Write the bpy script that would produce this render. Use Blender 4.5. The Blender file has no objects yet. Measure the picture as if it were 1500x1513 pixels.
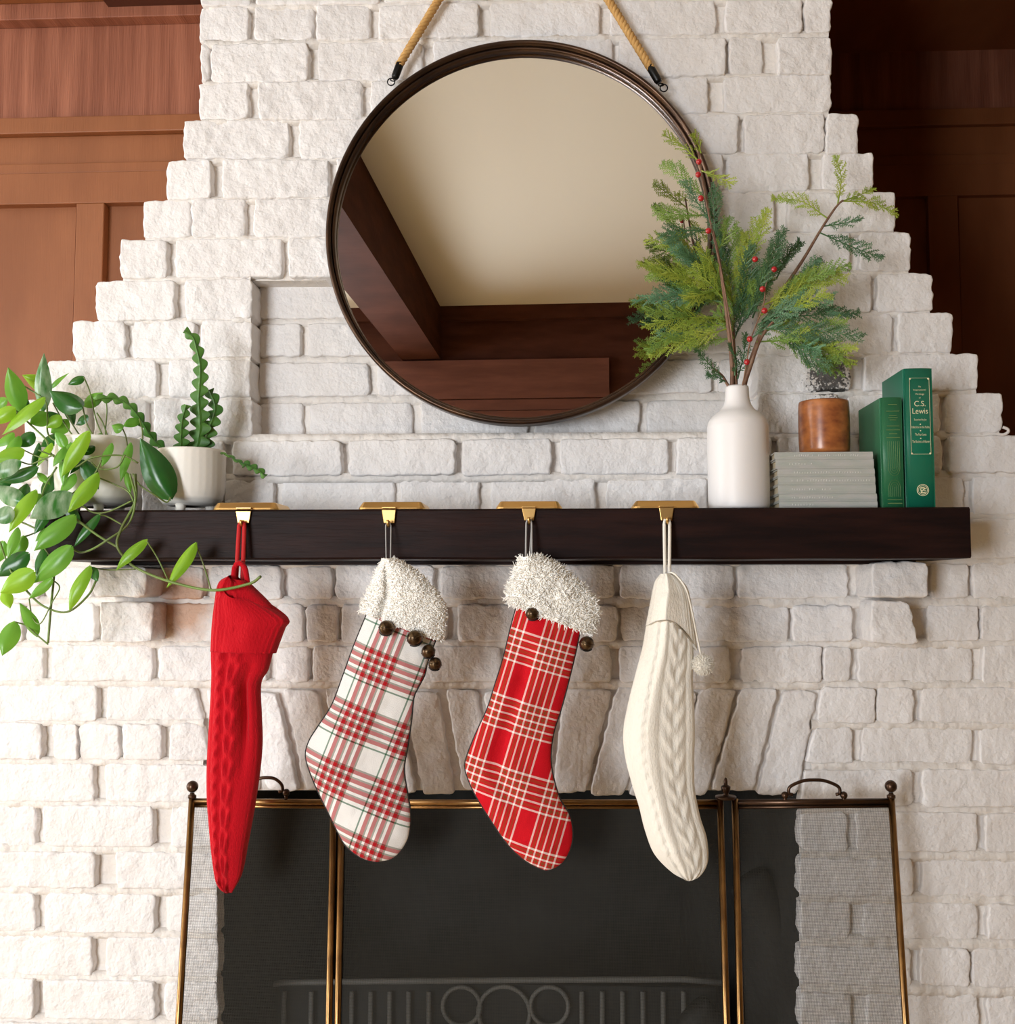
import bpy, math, random
from mathutils import Vector, Matrix, Euler, noise
random.seed(7)
PI = math.pi
sc = bpy.context.scene
C = sc.collection
# ------------------------------------------------------------------ camera
F = 1575.0                      # focal length in px of the 1500 x 1513 frame
D = 1.75                        # camera to brick face
CAM = Vector((0.0, -D, 1.20))
YAW, PITCH = math.radians(2.9), math.radians(4.12)
ROT = Euler((PI / 2 + PITCH, 0, YAW), 'XYZ')
RM = ROT.to_matrix()
cd = bpy.data.cameras.new('camera'); cam = bpy.data.objects.new('camera', cd); C.objects.link(cam)
cam.location = CAM; cam.rotation_euler = ROT
cd.sensor_fit = 'HORIZONTAL'; cd.sensor_width = 36; cd.lens = F / 1500 * 36; cd.clip_start = 0.02
sc.camera = cam
# ------------------------------------------------------------------ world, light, exposure
w = bpy.data.worlds.new('world'); sc.world = w; w.use_nodes = True
w.node_tree.nodes['Background'].inputs[0].default_value = (0.85, 0.93, 1.0, 1)
w.node_tree.nodes['Background'].inputs[1].default_value = 1.0
def area(name, loc, rot, sx, sy, power, col):
    l = bpy.data.lights.new(name, 'AREA'); l.shape = 'RECTANGLE'; l.size = sx; l.size_y = sy
    l.energy = power; l.color = col
    o = bpy.data.objects.new(name, l); o.location = loc; o.rotation_euler = rot; C.objects.link(o); return o
WX = -4.60                      # inner face of the window wall
area('window_daylight', (WX - 0.10, -0.95, 1.40), (0, -PI / 2, 0), 1.85, 1.9, 118, (0.91, 0.955, 1.0))
area('window_daylight', (-2.0, -3.97, 1.12), (PI / 2, 0, 0), 1.5, 1.45, 172, (0.91, 0.955, 1.0))  # fill lamp added behind the camera to even out the brick
sc.view_settings.view_transform = 'Standard'; sc.view_settings.look = 'None'
sc.view_settings.exposure = 0.09; sc.view_settings.gamma = 1.0; sc.view_settings.use_curve_mapping = False
cy = sc.cycles
cy.use_denoising = True; cy.max_bounces = 10; cy.diffuse_bounces = 6; cy.glossy_bounces = 5
cy.transparent_max_bounces = 12; cy.sample_clamp_indirect = 6.0; cy.caustics_reflective = False; cy.caustics_refractive = False
# ------------------------------------------------------------------ helpers
def ray(px, py):
    return (RM @ Vector(((px - 750.0) / F, -(py - 756.5) / F, -1.0)))
def P(px, py, Y=0.0):
    d = ray(px, py); return CAM + d * ((Y - CAM.y) / d.y)
def S(Y=0.0): return (D + Y) / F     # metres per px at depth Y
def lerp(a, b, t): return a + (b - a) * t
def spline(pts, n, closed=False):
    """Catmull-Rom through points (tuples of any length) -> n samples, evenly by chord."""
    pts = [Vector(p) for p in pts]
    if len(pts) == 2: return [pts[0].lerp(pts[1], i / (n - 1)) for i in range(n)]
    acc = [0.0]
    for a, b in zip(pts, pts[1:]): acc.append(acc[-1] + (b - a).length + 1e-9)
    out = []; k = 0
    for i in range(n):
        s = acc[-1] * i / (n - 1)
        while k < len(pts) - 2 and s > acc[k + 1]: k += 1
        t = (s - acc[k]) / (acc[k + 1] - acc[k])
        p1, p2 = pts[k], pts[k + 1]
        p0 = pts[k - 1] if k > 0 else p1 * 2 - p2
        p3 = pts[k + 2] if k + 2 < len(pts) else p2 * 2 - p1
        out.append(0.5 * ((2 * p1) + (p2 - p0) * t + (2 * p0 - 5 * p1 + 4 * p2 - p3) * t * t + (3 * p1 - p0 - 3 * p2 + p3) * t ** 3))
    return out
class MB:
    def __init__(s): s.v = []; s.f = []; s.uv = None
    def add(s, vs, fs):
        o = len(s.v); s.v += [tuple(v) for v in vs]; s.f += [tuple(i + o for i in f) for f in fs]; return s
    def box(s, a, b):
        x0, y0, z0 = a; x1, y1, z1 = b
        return s.hexa([(x0,y0,z0),(x1,y0,z0),(x1,y1,z0),(x0,y1,z0),(x0,y0,z1),(x1,y0,z1),(x1,y1,z1),(x0,y1,z1)])
    def hexa(s, c):
        return s.add(c, [(3,2,1,0),(4,5,6,7),(0,1,5,4),(1,2,6,5),(2,3,7,6),(3,0,4,7)])
    def tube(s, pts, r, n=8, caps=True, closed=False):
        pts = [Vector(p) for p in pts]; m = len(pts)
        rs = r if isinstance(r, (list, tuple)) else [r] * m
        vs = []; up = None
        for i in range(m):
            if closed: t = pts[(i + 1) % m] - pts[i - 1]
            else: t = pts[min(i + 1, m - 1)] - pts[max(i - 1, 0)]
            t = t.normalized() if t.length > 1e-9 else Vector((0, 0, 1))
            if up is None:
                up = Vector((0, 1, 0)) if abs(t.y) < 0.9 else Vector((1, 0, 0))
            up = (up - t * up.dot(t))
            up = up.normalized() if up.length > 1e-6 else t.orthogonal().normalized()
            bi = t.cross(up)
            for k in range(n):
                a = 2 * PI * k / n
                vs.append(pts[i] + (up * math.cos(a) + bi * math.sin(a)) * rs[i])
        fs = []
        for i in range(m if closed else m - 1):
            for k in range(n):
                a = i * n + k; b = i * n + (k + 1) % n; j = ((i + 1) % m) * n
                fs.append((a, b, j + (k + 1) % n, j + k))
        if caps and not closed:
            fs.append(tuple(range(n - 1, -1, -1))); fs.append(tuple((m - 1) * n + k for k in range(n)))
        return s.add(vs, fs)
    def lathe(s, c, prof, n=40, axis=None):
        """prof: list of (radius, height) about vertical axis at c"""
        c = Vector(c); vs = []; m = len(prof)
        for r, h in prof:
            for k in range(n):
                a = 2 * PI * k / n; vs.append(c + Vector((r * math.cos(a), r * math.sin(a), h)))
        fs = []
        for i in range(m - 1):
            for k in range(n):
                a = i * n + k; b = i * n + (k + 1) % n
                fs.append((a, b, b + n, a + n))
        if prof[0][0] > 1e-6: fs.append(tuple(range(n - 1, -1, -1)))
        if prof[-1][0] > 1e-6: fs.append(tuple((m - 1) * n + k for k in range(n)))
        return s.add(vs, fs)
    def sphere(s, c, r, nu=16, nv=10, sq=(1, 1, 1)):
        c = Vector(c); vs = []; fs = []
        for i in range(nv + 1):
            t = PI * i / nv
            for k in range(nu):
                a = 2 * PI * k / nu
                vs.append(c + Vector((math.sin(t) * math.cos(a) * sq[0], math.sin(t) * math.sin(a) * sq[1], math.cos(t) * sq[2])) * r)
        for i in range(nv):
            for k in range(nu):
                a = i * nu + k; b = i * nu + (k + 1) % nu; fs.append((a, a + nu, b + nu, b))
        return s.add(vs, fs)
WO = {}
def setp(o, label=None, cat=None, group=None, kind=None):
    if label: o['label'] = label
    if cat: o['category'] = cat
    if group: o['group'] = group
    if kind: o['kind'] = kind
    return o
def obj(name, mb, mat, parent=None, smooth=True, bevel=0, kind=None, sub=0):
    zs = [v[2] for v in mb.v]; xs = [v[0] for v in mb.v]; ys = [v[1] for v in mb.v]
    og = Vector(((min(xs) + max(xs)) / 2, (min(ys) + max(ys)) / 2, min(zs)))
    me = bpy.data.meshes.new(name)
    me.from_pydata([(v[0] - og.x, v[1] - og.y, v[2] - og.z) for v in mb.v], [], mb.f)
    if mb.uv:
        l = me.uv_layers.new(name='uv')
        for lp in me.loops: l.data[lp.index].uv = mb.uv[lp.vertex_index]
    if smooth: me.polygons.foreach_set('use_smooth', [True] * len(me.polygons))
    me.materials.append(mat); me.update()
    o = bpy.data.objects.new(name, me); C.objects.link(o)
    if parent: o.parent = parent; o.location = og - WO[parent.name]
    else: o.location = og
    WO[o.name] = og
    if bevel:
        b = o.modifiers.new('bevel', 'BEVEL'); b.width = bevel; b.segments = 2; b.limit_method = 'ANGLE'; b.angle_limit = math.radians(40)
    if sub:
        m = o.modifiers.new('sub', 'SUBSURF'); m.levels = sub; m.render_levels = sub
    if kind: o['kind'] = kind
    return o
def thing(name, loc, label, cat, group=None, kind=None):
    o = bpy.data.objects.new(name, None); C.objects.link(o); o.location = loc; o.empty_display_size = 0.05
    WO[o.name] = Vector(loc); return setp(o, label, cat, group, kind)
def nz(x, y, z, s=1.0, seed=0.0): return noise.noise(Vector((x * s + seed, y * s + seed * 1.7, z * s - seed)))
# ------------------------------------------------------------------ materials
def mat(name, col, rough=0.5, metal=0.0, spec=0.5, bump=None, var=None, coat=0, sheen=0, sss=0, trans=0):
    m = bpy.data.materials.new(name); m.use_nodes = True; nt = m.node_tree; b = nt.nodes['Principled BSDF']
    b.inputs['Base Color'].default_value = (*col, 1); b.inputs['Roughness'].default_value = rough
    b.inputs['Metallic'].default_value = metal; b.inputs['Specular IOR Level'].default_value = spec
    if coat: b.inputs['Coat Weight'].default_value = coat; b.inputs['Coat Roughness'].default_value = 0.15
    if sheen: b.inputs['Sheen Weight'].default_value = sheen; b.inputs['Sheen Roughness'].default_value = 0.5
    if trans: b.inputs['Transmission Weight'].default_value = trans
    pos = nt.nodes.new('ShaderNodeNewGeometry').outputs['Position']
    if var:      # (second colour, scale, stretch xyz)
        mp = nt.nodes.new('ShaderNodeMapping'); mp.inputs['Scale'].default_value = var[2]; nt.links.new(pos, mp.inputs[0])
        n = nt.nodes.new('ShaderNodeTexNoise'); n.inputs['Scale'].default_value = var[1]; n.inputs['Detail'].default_value = 5
        nt.links.new(mp.outputs[0], n.inputs['Vector'])
        r = nt.nodes.new('ShaderNodeValToRGB'); r.color_ramp.elements[0].position = 0.35; r.color_ramp.elements[1].position = 0.68
        r.color_ramp.elements[0].color = (*col, 1); r.color_ramp.elements[1].color = (*var[0], 1)
        nt.links.new(n.outputs['Fac'], r.inputs[0]); nt.links.new(r.outputs[0], b.inputs['Base Color'])
    if bump:     # list of (scale, distance, stretch)
        prev = None
        for scl, dist, st in bump:
            mp = nt.nodes.new('ShaderNodeMapping'); mp.inputs['Scale'].default_value = st; nt.links.new(pos, mp.inputs[0])
            n = nt.nodes.new('ShaderNodeTexNoise'); n.inputs['Scale'].default_value = scl; n.inputs['Detail'].default_value = 3
            nt.links.new(mp.outputs[0], n.inputs['Vector'])
            bp = nt.nodes.new('ShaderNodeBump'); bp.inputs['Distance'].default_value = dist; bp.inputs['Strength'].default_value = 1.0
            nt.links.new(n.outputs['Fac'], bp.inputs['Height'])
            if prev: nt.links.new(prev, bp.inputs['Normal'])
            prev = bp.outputs[0]
        nt.links.new(prev, b.inputs['Normal'])
    return m
def nd(nt, t, **kw):
    n = nt.nodes.new(t)
    for k, v in kw.items(): setattr(n, k, v)
    return n
def mth(nt, op, a, b=None, clamp=False):
    n = nt.nodes.new('ShaderNodeMath'); n.operation = op; n.use_clamp = clamp
    for i, v in enumerate((a, b)):
        if v is None: continue
        if hasattr(v, 'is_linked') or not isinstance(v, (int, float)): nt.links.new(v, n.inputs[i])
        else: n.inputs[i].default_value = v
    return n.outputs[0]
def mixc(nt, fac, a, b, mode='MIX'):
    n = nt.nodes.new('ShaderNodeMixRGB'); n.blend_type = mode
    for i, v in enumerate((fac, a, b)):
        if isinstance(v, (int, float)): n.inputs[i].default_value = v
        elif isinstance(v, tuple): n.inputs[i].default_value = (*v, 1)
        else: nt.links.new(v, n.inputs[i])
    return n.outputs[0]
I3 = (1, 1, 1)
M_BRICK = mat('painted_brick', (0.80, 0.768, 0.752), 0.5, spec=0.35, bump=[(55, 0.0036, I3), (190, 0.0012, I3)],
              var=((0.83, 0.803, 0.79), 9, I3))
def colour_blot(m, c, rx, rz, col, strength, nscale, sharp):
    """an irregular blot of another colour (soot, bare brick) around world point c"""
    nt = m.node_tree; b = nt.nodes['Principled BSDF']; cur = b.inputs['Base Color'].links[0].from_socket
    g = nd(nt, 'ShaderNodeNewGeometry').outputs['Position']
    mp = nd(nt, 'ShaderNodeMapping', vector_type='TEXTURE'); mp.inputs['Location'].default_value = (c.x, c.y, c.z); mp.inputs['Scale'].default_value = (rx, 10, rz)
    nt.links.new(g, mp.inputs[0])
    ln = nd(nt, 'ShaderNodeVectorMath', operation='LENGTH'); nt.links.new(mp.outputs[0], ln.inputs[0])
    n = nd(nt, 'ShaderNodeTexNoise'); n.inputs['Scale'].default_value = nscale; n.inputs['Detail'].default_value = 5; nt.links.new(g, n.inputs['Vector'])
    d = mth(nt, 'ADD', ln.outputs['Value'], mth(nt, 'MULTIPLY', mth(nt, 'SUBTRACT', n.outputs['Fac'], 0.5), 3.0 if sharp else 0.8))
    f = mth(nt, 'MULTIPLY', mth(nt, 'SUBTRACT', 1.0, d), 3.2 if sharp else 1.8, True)
    f = mth(nt, 'MULTIPLY', f, strength, True)
    nt.links.new(mixc(nt, f, cur, col), b.inputs['Base Color'])
colour_blot(M_BRICK, P(276, 893, 0.005), 0.056, 0.072, (0.56, 0.30, 0.17), 0.85, 26, False)  # orange tint on the brick beside the left corbel
colour_blot(M_BRICK, P(1226, 548, 0.0), 0.050, 0.052, (0.40, 0.30, 0.20), 0.5, 60, False)  # brown blot, then darker speckled ones, above the amber cup
colour_blot(M_BRICK, P(1226, 550, 0.0), 0.033, 0.042, (0.035, 0.030, 0.028), 0.9, 260, True)
colour_blot(M_BRICK, P(1226, 579, 0.0), 0.030, 0.006, (0.02, 0.018, 0.016), 0.95, 120, True)
M_MORTAR = mat('painted_mortar', (0.78, 0.735, 0.69), 0.6, spec=0.3, bump=[(70, 0.004, I3)])
M_WOOD = mat('red_brown_panelling', (0.205, 0.064, 0.018), 0.5, spec=0.4, coat=0.0, bump=[(14, 0.0004, (30, 1, 1))],
             var=((0.27, 0.092, 0.030), 3.0, (3, 1, 1)))
M_BOARD = mat('rough_sawn_board', (0.20, 0.062, 0.030), 0.6, spec=0.35, bump=[(16, 0.0014, (26, 1, 1))],
              var=((0.32, 0.115, 0.062), 5.0, (8, 1, 0.6)))
M_BEAM = mat('dark_beam_wood', (0.058, 0.020, 0.012), 0.75, spec=0.05, bump=[(10, 0.001, (1, 6, 6))], var=((0.088, 0.031, 0.019), 5, (1, 1, 4)))
M_MANTEL = mat('espresso_stained_wood', (0.009, 0.004, 0.0035), 0.5, spec=0.12, coat=0.0, bump=[(12, 0.0008, (2, 10, 26))],
               var=((0.022, 0.008, 0.006), 7, (1, 3, 9)))
M_BACK = mat('back_wall_boards', (0.115, 0.038, 0.022), 0.6, spec=0.3, var=((0.16, 0.055, 0.034), 5, (1, 1, 6)))
M_CEIL = mat('cream_plaster', (0.84, 0.80, 0.72), 0.85, spec=0.2, bump=[(40, 0.0004, I3)])
M_FLOOR = mat('oak_floor', (0.60, 0.42, 0.19), 0.4, bump=[(8, 0.001, (1, 12, 1))], var=((0.50, 0.34, 0.15), 3, (1, 8, 1)))
M_WALL = mat('warm_plaster', (0.72, 0.56, 0.28), 0.85, spec=0.2)
M_SOOT = mat('sooty_firebrick', (0.018, 0.018, 0.017), 0.9, spec=0.2, bump=[(18, 0.01, I3)], var=((0.04, 0.04, 0.038), 6, I3))
M_BRASS = mat('brushed_brass', (0.74, 0.46, 0.17), 0.36, 1.0)
M_ABRASS = mat('aged_brass', (0.36, 0.20, 0.075), 0.30, 1.0, var=((0.22, 0.12, 0.05), 30, I3))
M_BRONZE = mat('dark_bronze', (0.055, 0.032, 0.022), 0.32, 0.85, var=((0.10, 0.055, 0.032), 22, I3))
M_IRON = mat('black_iron', (0.012, 0.011, 0.010), 0.4, 0.6)
M_ASH = mat('ashy_cast_iron', (0.16, 0.155, 0.14), 0.7, 0.3, bump=[(60, 0.002, I3)])
M_GLASS = bpy.data.materials.new('mirror_glass'); M_GLASS.use_nodes = True
b_ = M_GLASS.node_tree.nodes['Principled BSDF']; b_.inputs['Metallic'].default_value = 1; b_.inputs['Roughness'].default_value = 0.0
b_.inputs['Base Color'].default_value = (0.93, 0.94, 0.93, 1)
M_ROPE = mat('jute_rope', (0.62, 0.37, 0.13), 0.8, var=((0.50, 0.27, 0.08), 60, I3), bump=[(400, 0.0006, I3)])
M_VASE = mat('matte_white_ceramic', (0.83, 0.80, 0.79), 0.42, spec=0.4)
M_POT = mat('cream_stoneware', (0.86, 0.82, 0.75), 0.5, spec=0.4)
M_SOIL = mat('potting_soil', (0.03, 0.02, 0.014), 0.95, bump=[(120, 0.004, I3)])
M_TWIG = mat('brown_twig', (0.16, 0.075, 0.045), 0.7, var=((0.26, 0.15, 0.09), 60, I3))
M_BERRY = mat('red_berry', (0.42, 0.012, 0.018), 0.2, coat=0.5)
M_VINE = mat('green_vine', (0.16, 0.26, 0.05), 0.5, var=((0.10, 0.12, 0.03), 18, I3))
def leafmat(name, col, col2, scale, trans=0.35, rough=0.32, stretch=I3):
    m = mat(name, col, rough, spec=0.5, var=(col2, scale, stretch))
    nt = m.node_tree; b = nt.nodes['Principled BSDF']; out = nt.nodes['Material Output']
    t = nd(nt, 'ShaderNodeBsdfTranslucent'); nt.links.new(b.inputs['Base Color'].links[0].from_socket, t.inputs[0])
    x = nd(nt, 'ShaderNodeMixShader'); x.inputs[0].default_value = trans
    nt.links.new(b.outputs[0], x.inputs[1]); nt.links.new(t.outputs[0], x.inputs[2]); nt.links.new(x.outputs[0], out.inputs[0]); return m
M_LEAF = {'b': leafmat('bright_leaf', (0.33, 0.60, 0.035), (0.22, 0.47, 0.03), 14, 0.4),
          'm': leafmat('mid_green_leaf', (0.13, 0.36, 0.035), (0.20, 0.46, 0.05), 16, 0.35),
          'd': leafmat('deep_green_leaf', (0.020, 0.110, 0.018), (0.045, 0.17, 0.025), 14, 0.2, 0.25),
          'v': leafmat('variegated_leaf', (0.05, 0.22, 0.035), (0.45, 0.58, 0.40), 34, 0.3, 0.28, (3, 1, 1))}
M_CACT = leafmat('cactus_stem', (0.045, 0.15, 0.022), (0.11, 0.26, 0.04), 18, 0.15, 0.35)
M_CED = [leafmat('cedar_yellow_green', (0.46, 0.52, 0.07), (0.33, 0.46, 0.06), 30, 0.3, 0.5),
         leafmat('cedar_green', (0.20, 0.34, 0.06), (0.30, 0.43, 0.08), 30, 0.25, 0.5),
         leafmat('cedar_dark', (0.055, 0.14, 0.055), (0.09, 0.19, 0.07), 30, 0.2, 0.5),
         leafmat('cedar_blue_green', (0.12, 0.27, 0.13), (0.19, 0.35, 0.19), 30, 0.25, 0.5)]
M_REDK = mat('red_knit_wool', (0.50, 0.004, 0.012), 0.85, spec=0.12, sheen=0.12, bump=[(420, 0.0012, (1, 1, 0.5))])
M_WHK = mat('ivory_knit_wool', (0.86, 0.81, 0.72), 0.85, spec=0.15, sheen=0.3, bump=[(420, 0.0010, (1, 1, 0.5))])
M_FLEECE = mat('ivory_sherpa_fleece', (0.985, 0.955, 0.90), 1.0, spec=0.0)
M_PIPE = mat('black_piping', (0.02, 0.018, 0.018), 0.8)
M_BELL = mat('antique_bronze_bell', (0.13, 0.085, 0.045), 0.28, 0.95, var=((0.06, 0.035, 0.022), 70, I3))
M_WCORD = mat('silver_grey_cord', (0.35, 0.34, 0.33), 0.6)
M_RCORD = mat('red_cord', (0.50, 0.01, 0.012), 0.8)
M_GREY = mat('grey_book_cloth', (0.40, 0.42, 0.38), 0.85, spec=0.2, bump=[(900, 0.0004, I3)], var=((0.46, 0.45, 0.43), 40, (1, 1, 3)))
M_PAGE = mat('book_pages', (0.62, 0.52, 0.36), 0.9)
M_GREEN = mat('emerald_book_cloth', (0.008, 0.150, 0.085), 0.38, spec=0.5)
M_GREEN2 = mat('moss_green_book_cloth', (0.020, 0.145, 0.060), 0.42, spec=0.5, bump=[(700, 0.0003, I3)])
M_GOLD = mat('pale_gilt', (0.86, 0.80, 0.52), 0.45, 0.2)
M_DGOLD = mat('dull_gilt', (0.14, 0.24, 0.085), 0.45, 0.2)
M_FADE = mat('faint_white_print', (0.80, 0.80, 0.76), 0.8)
M_HOOK = mat('white_painted_metal', (0.78, 0.72, 0.68), 0.4)
# ------------------------------------------------------------------ brick chimney
# course: (top, bottom at x=200 px, top, bottom at x=1300 px), left end, right end
ROWS = [(-45, 8, -60, -8), (13, 62, -4, 45), (68, 122, 52, 107), (124, 178, 110, 163), (181, 236, 167, 224), (239, 294, 226, 280),
        (297, 351, 284, 341), (354, 410, 344, 401), (415, 472, 405, 460), (475, 530, 464, 521), (533, 587, 525, 577), (591, 645, 583, 639),
        (653, 703, 646, 698), (711, 765, 707, 760), (772, 828, 768, 824), (838, 884, 833, 883), (893, 948, 896, 947), (955, 1006, 956, 1008),
        (1014, 1065, 1017, 1068), (1071, 1123, 1076, 1128), (1130, 1185, 1138, 1191), (1193, 1251, 1201, 1258), (1261, 1313, 1271, 1323),
        (1322, 1377, 1335, 1387), (1386, 1442, 1402, 1456), (1451, 1507, 1470, 1524), (1516, 1572, 1537, 1592)]
BR = {0: [(297,370),(378,560),(568,720),(728,880),(888,1040),(1048,1130),(1138,1228)],
 1: [(295,367),(377,462),(468,546),(560,706),(724,886),(902,1058),(1072,1186),(1190,1228)],
 2: [(297,308),(311,455),(470,623),(640,790),(800,905),(915,1072),(1078,1127),(1150,1229)],
 3: [(294,366),(382,534),(548,690),(705,860),(875,1046),(1070,1228)],
 4: [(272,427),(442,590),(605,755),(770,920),(935,1090),(1100,1218),(1222,1268)],
 5: [(246,311),(329,485),(498,640),(655,800),(815,960),(975,1068),(1076,1195),(1216,1290)],
 6: [(211,280),(284,361),(376,530),(545,700),(715,870),(885,985),(1000,1143),(1164,1323)],
 7: [(178,245),(259,417),(426,580),(595,750),(765,915),(930,1090),(1105,1256),(1270,1346)],
 8: [(142,257),(274,371),(1119,1287),(1297,1378)],
 9: [(108,184),(196,287),(297,371),(1119,1318),(1328,1408)],
 10: [(71,230),(249,370),(1119,1256),(1277,1446)],
 11: [(35,130),(140,215),(228,372),(1119,1240),(1252,1388),(1398,1481)],
 12: [(-220,-70),(-60,60),(70,170),(180,329),(343,503),(515,672),(683,814),(828,987),(1000,1140),(1150,1270),(1280,1392),(1402,1560),(1570,1730)],
 13: [(-220,-130),(-120,35),(45,200),(210,325),(333,404),(417,582),(591,707),(726,879),(897,1045),(1055,1200),(1210,1424),(1437,1600),(1610,1730)],
 14: [(-220,-60),(-50,105),(115,270),(280,440),(450,600),(610,770),(780,930),(940,1100),(1110,1260),(1270,1420),(1432,1560),(1570,1730)],
 15: [(-220,-100),(-90,58),(68,134),(232,300),(310,415),(426,491),(496,640),(652,765),(775,907),(916,1084),(1091,1253),(1376,1432),(1439,1580),(1590,1730)],
 16: [(-220,-60),(-50,32),(38,140),(236,400),(408,448),(453,498),(505,660),(677,800),(810,912),(918,1015),(1022,1165),(1172,1259),(1371,1446),(1450,1600),(1610,1730)],
 17: [(-220,-105),(-95,64),(77,225),(234,395),(408,456),(462,610),(620,738),(748,903),(916,1078),(1096,1214),(1218,1258),(1268,1437),(1452,1600),(1610,1730)],
 18: [(-220,-30),(-18,143),(158,290),(1216,1293),(1296,1350),(1361,1520),(1530,1730)],
 19: [(-220,-105),(-95,60),(77,114),(117,176),(180,238),(251,302),(1193,1260),(1274,1437),(1449,1600),(1610,1730)],
 20: [(-220,-35),(-22,138),(155,316),(1183,1348),(1364,1530),(1540,1730)],
 21: [(-220,-105),(-95,52),(64,225),(252,322),(1183,1251),(1266,1445),(1456,1620),(1630,1730)],
 22: [(-220,-35),(-22,139),(171,322),(1182,1349),(1363,1530),(1540,1730)],
 23: [(-220,-105),(-95,52),(66,228),(245,322),(1184,1257),(1276,1445),(1461,1620),(1630,1730)],
 24: [(-220,-35),(-22,136),(157,322),(1181,1346),(1361,1433),(1438,1600),(1610,1730)],
 25: [(-220,-105),(-95,50),(62,228),(243,321),(1183,1258),(1280,1447),(1461,1620),(1630,1730)],
 26: [(-220,-35),(-22,136),(157,321),(1181,1346),(1361,1530),(1540,1730)]}
NICHE = [((413, 473, 405, 463), [(382,520),(530,680),(695,850),(865,1010),(1020,1114)]),
         ((481, 529, 468, 520), [(382,445),(454,600),(615,770),(785,930),(945,1114)]),
         ((538, 588, 529, 578), [(382,545),(557,700),(715,870),(885,1052),(1061,1114)]),
         ((597, 649, 589, 643), [(382,448),(458,609),(621,780),(790,945),(956,1114)])]
def yrow(row, px, k):
    t = (px - 200.0) / 1100.0
    return lerp(row[k], row[k + 2], t)
def brick_mesh(c, yf, depth, rough, seed, er=0.0034):
    """c: TL,TR,BR,BL world points on the front plane; irregular hand-made brick thick with paint"""
    TL, TR, BR_, BL = c
    wd = ((TR - TL).length + (BR_ - BL).length) / 2; ht = ((TL - BL).length + (TR - BR_).length) / 2
    def ticks(L):
        e = min(er * 1.1, L * 0.3); n = max(2, int((L - 2 * e) / 0.0062))
        t = [0, e * 0.22, e * 0.55] + [e + (L - 2 * e) * i / n for i in range(n + 1)] + [L - e * 0.55, L - e * 0.22, L]
        return [q / L for q in t]
    us, vs_ = ticks(wd), ticks(ht); nu, nv = len(us), len(vs_)
    V = []; Fc = []
    tilt = (random.uniform(-1, 1) * 0.0022, random.uniform(-1, 1) * 0.0014)
    for v in vs_:
        for u in us:
            p = TL.lerp(TR, u).lerp(BL.lerp(BR_, u), v)
            du, dv = min(u, 1 - u) * wd, min(v, 1 - v) * ht
            d = min(du, dv)
            q = p.copy()
            # ragged outline and rounded corners
            e = max(0, 1 - d / 0.012)
            jx = nz(p.x, 0, p.z, 70, seed) * 0.0032 + nz(p.x, 0, p.z, 190, seed) * 0.0014
            jz = nz(p.x, 5, p.z, 70, seed) * 0.0024 + nz(p.x, 5, p.z, 190, seed) * 0.0012
            cr = max(0, 1 - math.hypot(du, dv) / 0.010) ** 2 * 0.0024
            sx = 1 if u < .5 else -1; sz = -1 if v < .5 else 1
            q.x += jx * e + sx * cr; q.z += jz * e + sz * cr
            k = min(d / er, 1.0)
            y = er * (1 - math.sqrt(max(0, 1 - (1 - k) ** 2)))
            a = nz(p.x, 0, p.z, 28, seed) * 0.0018 + nz(p.x, 0, p.z, 75, seed + 3) * 0.0011 * (0.5 + rough)
            if rough > 0.3:
                m = nz(p.x, 0, p.z, 22, seed + 9)
                g = max(0, min(1, (m + 0.25) * 2.2))
                r1 = 1 - abs(nz(p.x * 1.0, 2, p.z * 0.7, 95, seed)) * 2
                a -= rough * g * (0.0024 * r1 - 0.0006 + 0.0016 * nz(p.x, 1, p.z, 170, seed))
            # chipped lower edge and paint drips
            a += max(0, nz(p.x, 7, p.z, 60, seed) - 0.25) * 0.008 * max(0, 1 - dv / 0.014)
            q.y = yf + y + a + tilt[0] * (u - .5) * 2 + tilt[1] * (v - .5) * 2
            V.append(q)
    for j in range(nv - 1):
        for i in range(nu - 1):
            a = j * nu + i; Fc.append((a, a + nu, a + nu + 1, a + 1))
    loop = [i for i in range(nu)] + [j * nu + nu - 1 for j in range(1, nv)] + [(nv - 1) * nu + i for i in range(nu - 2, -1, -1)] + [j * nu for j in range(nv - 2, 0, -1)]
    b0 = len(V); n = len(loop)
    for i in loop: q = V[i].copy(); q.y = yf + depth; V.append(q)
    for i in range(n):
        j = (i + 1) % n; Fc.append((loop[i], loop[j], b0 + j, b0 + i))
    mb = MB(); mb.v = [tuple(q) for q in V]; mb.f = Fc; return mb
body = MB()      # mortar-coloured core of the chimney
def prism(mb, pts, y0, y1):
    """pts: TL,TR,BR,BL in px at wall face"""
    c = [P(px, py, 0) for px, py in pts]
    mb.hexa([(c[3].x, y0, c[3].z), (c[2].x, y0, c[2].z), (c[2].x, y1, c[2].z), (c[3].x, y1, c[3].z),
             (c[0].x, y0, c[0].z), (c[1].x, y0, c[1].z), (c[1].x, y1, c[1].z), (c[0].x, y1, c[0].z)])
WB = 0.34; WBR = 1.11
rowmid = []
for i, r in enumerate(ROWS):
    tp = (r[0] + (ROWS[i - 1][1] if i else r[0] - 6)) / 2, (r[2] + (ROWS[i - 1][3] if i else r[2] - 6)) / 2
    bt = (r[1] + (ROWS[i + 1][0] if i + 1 < len(ROWS) else r[1] + 6)) / 2, (r[3] + (ROWS[i + 1][2] if i + 1 < len(ROWS) else r[3] + 6)) / 2
    rowmid.append((tp[0], bt[0], tp[1], bt[1]))
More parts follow.
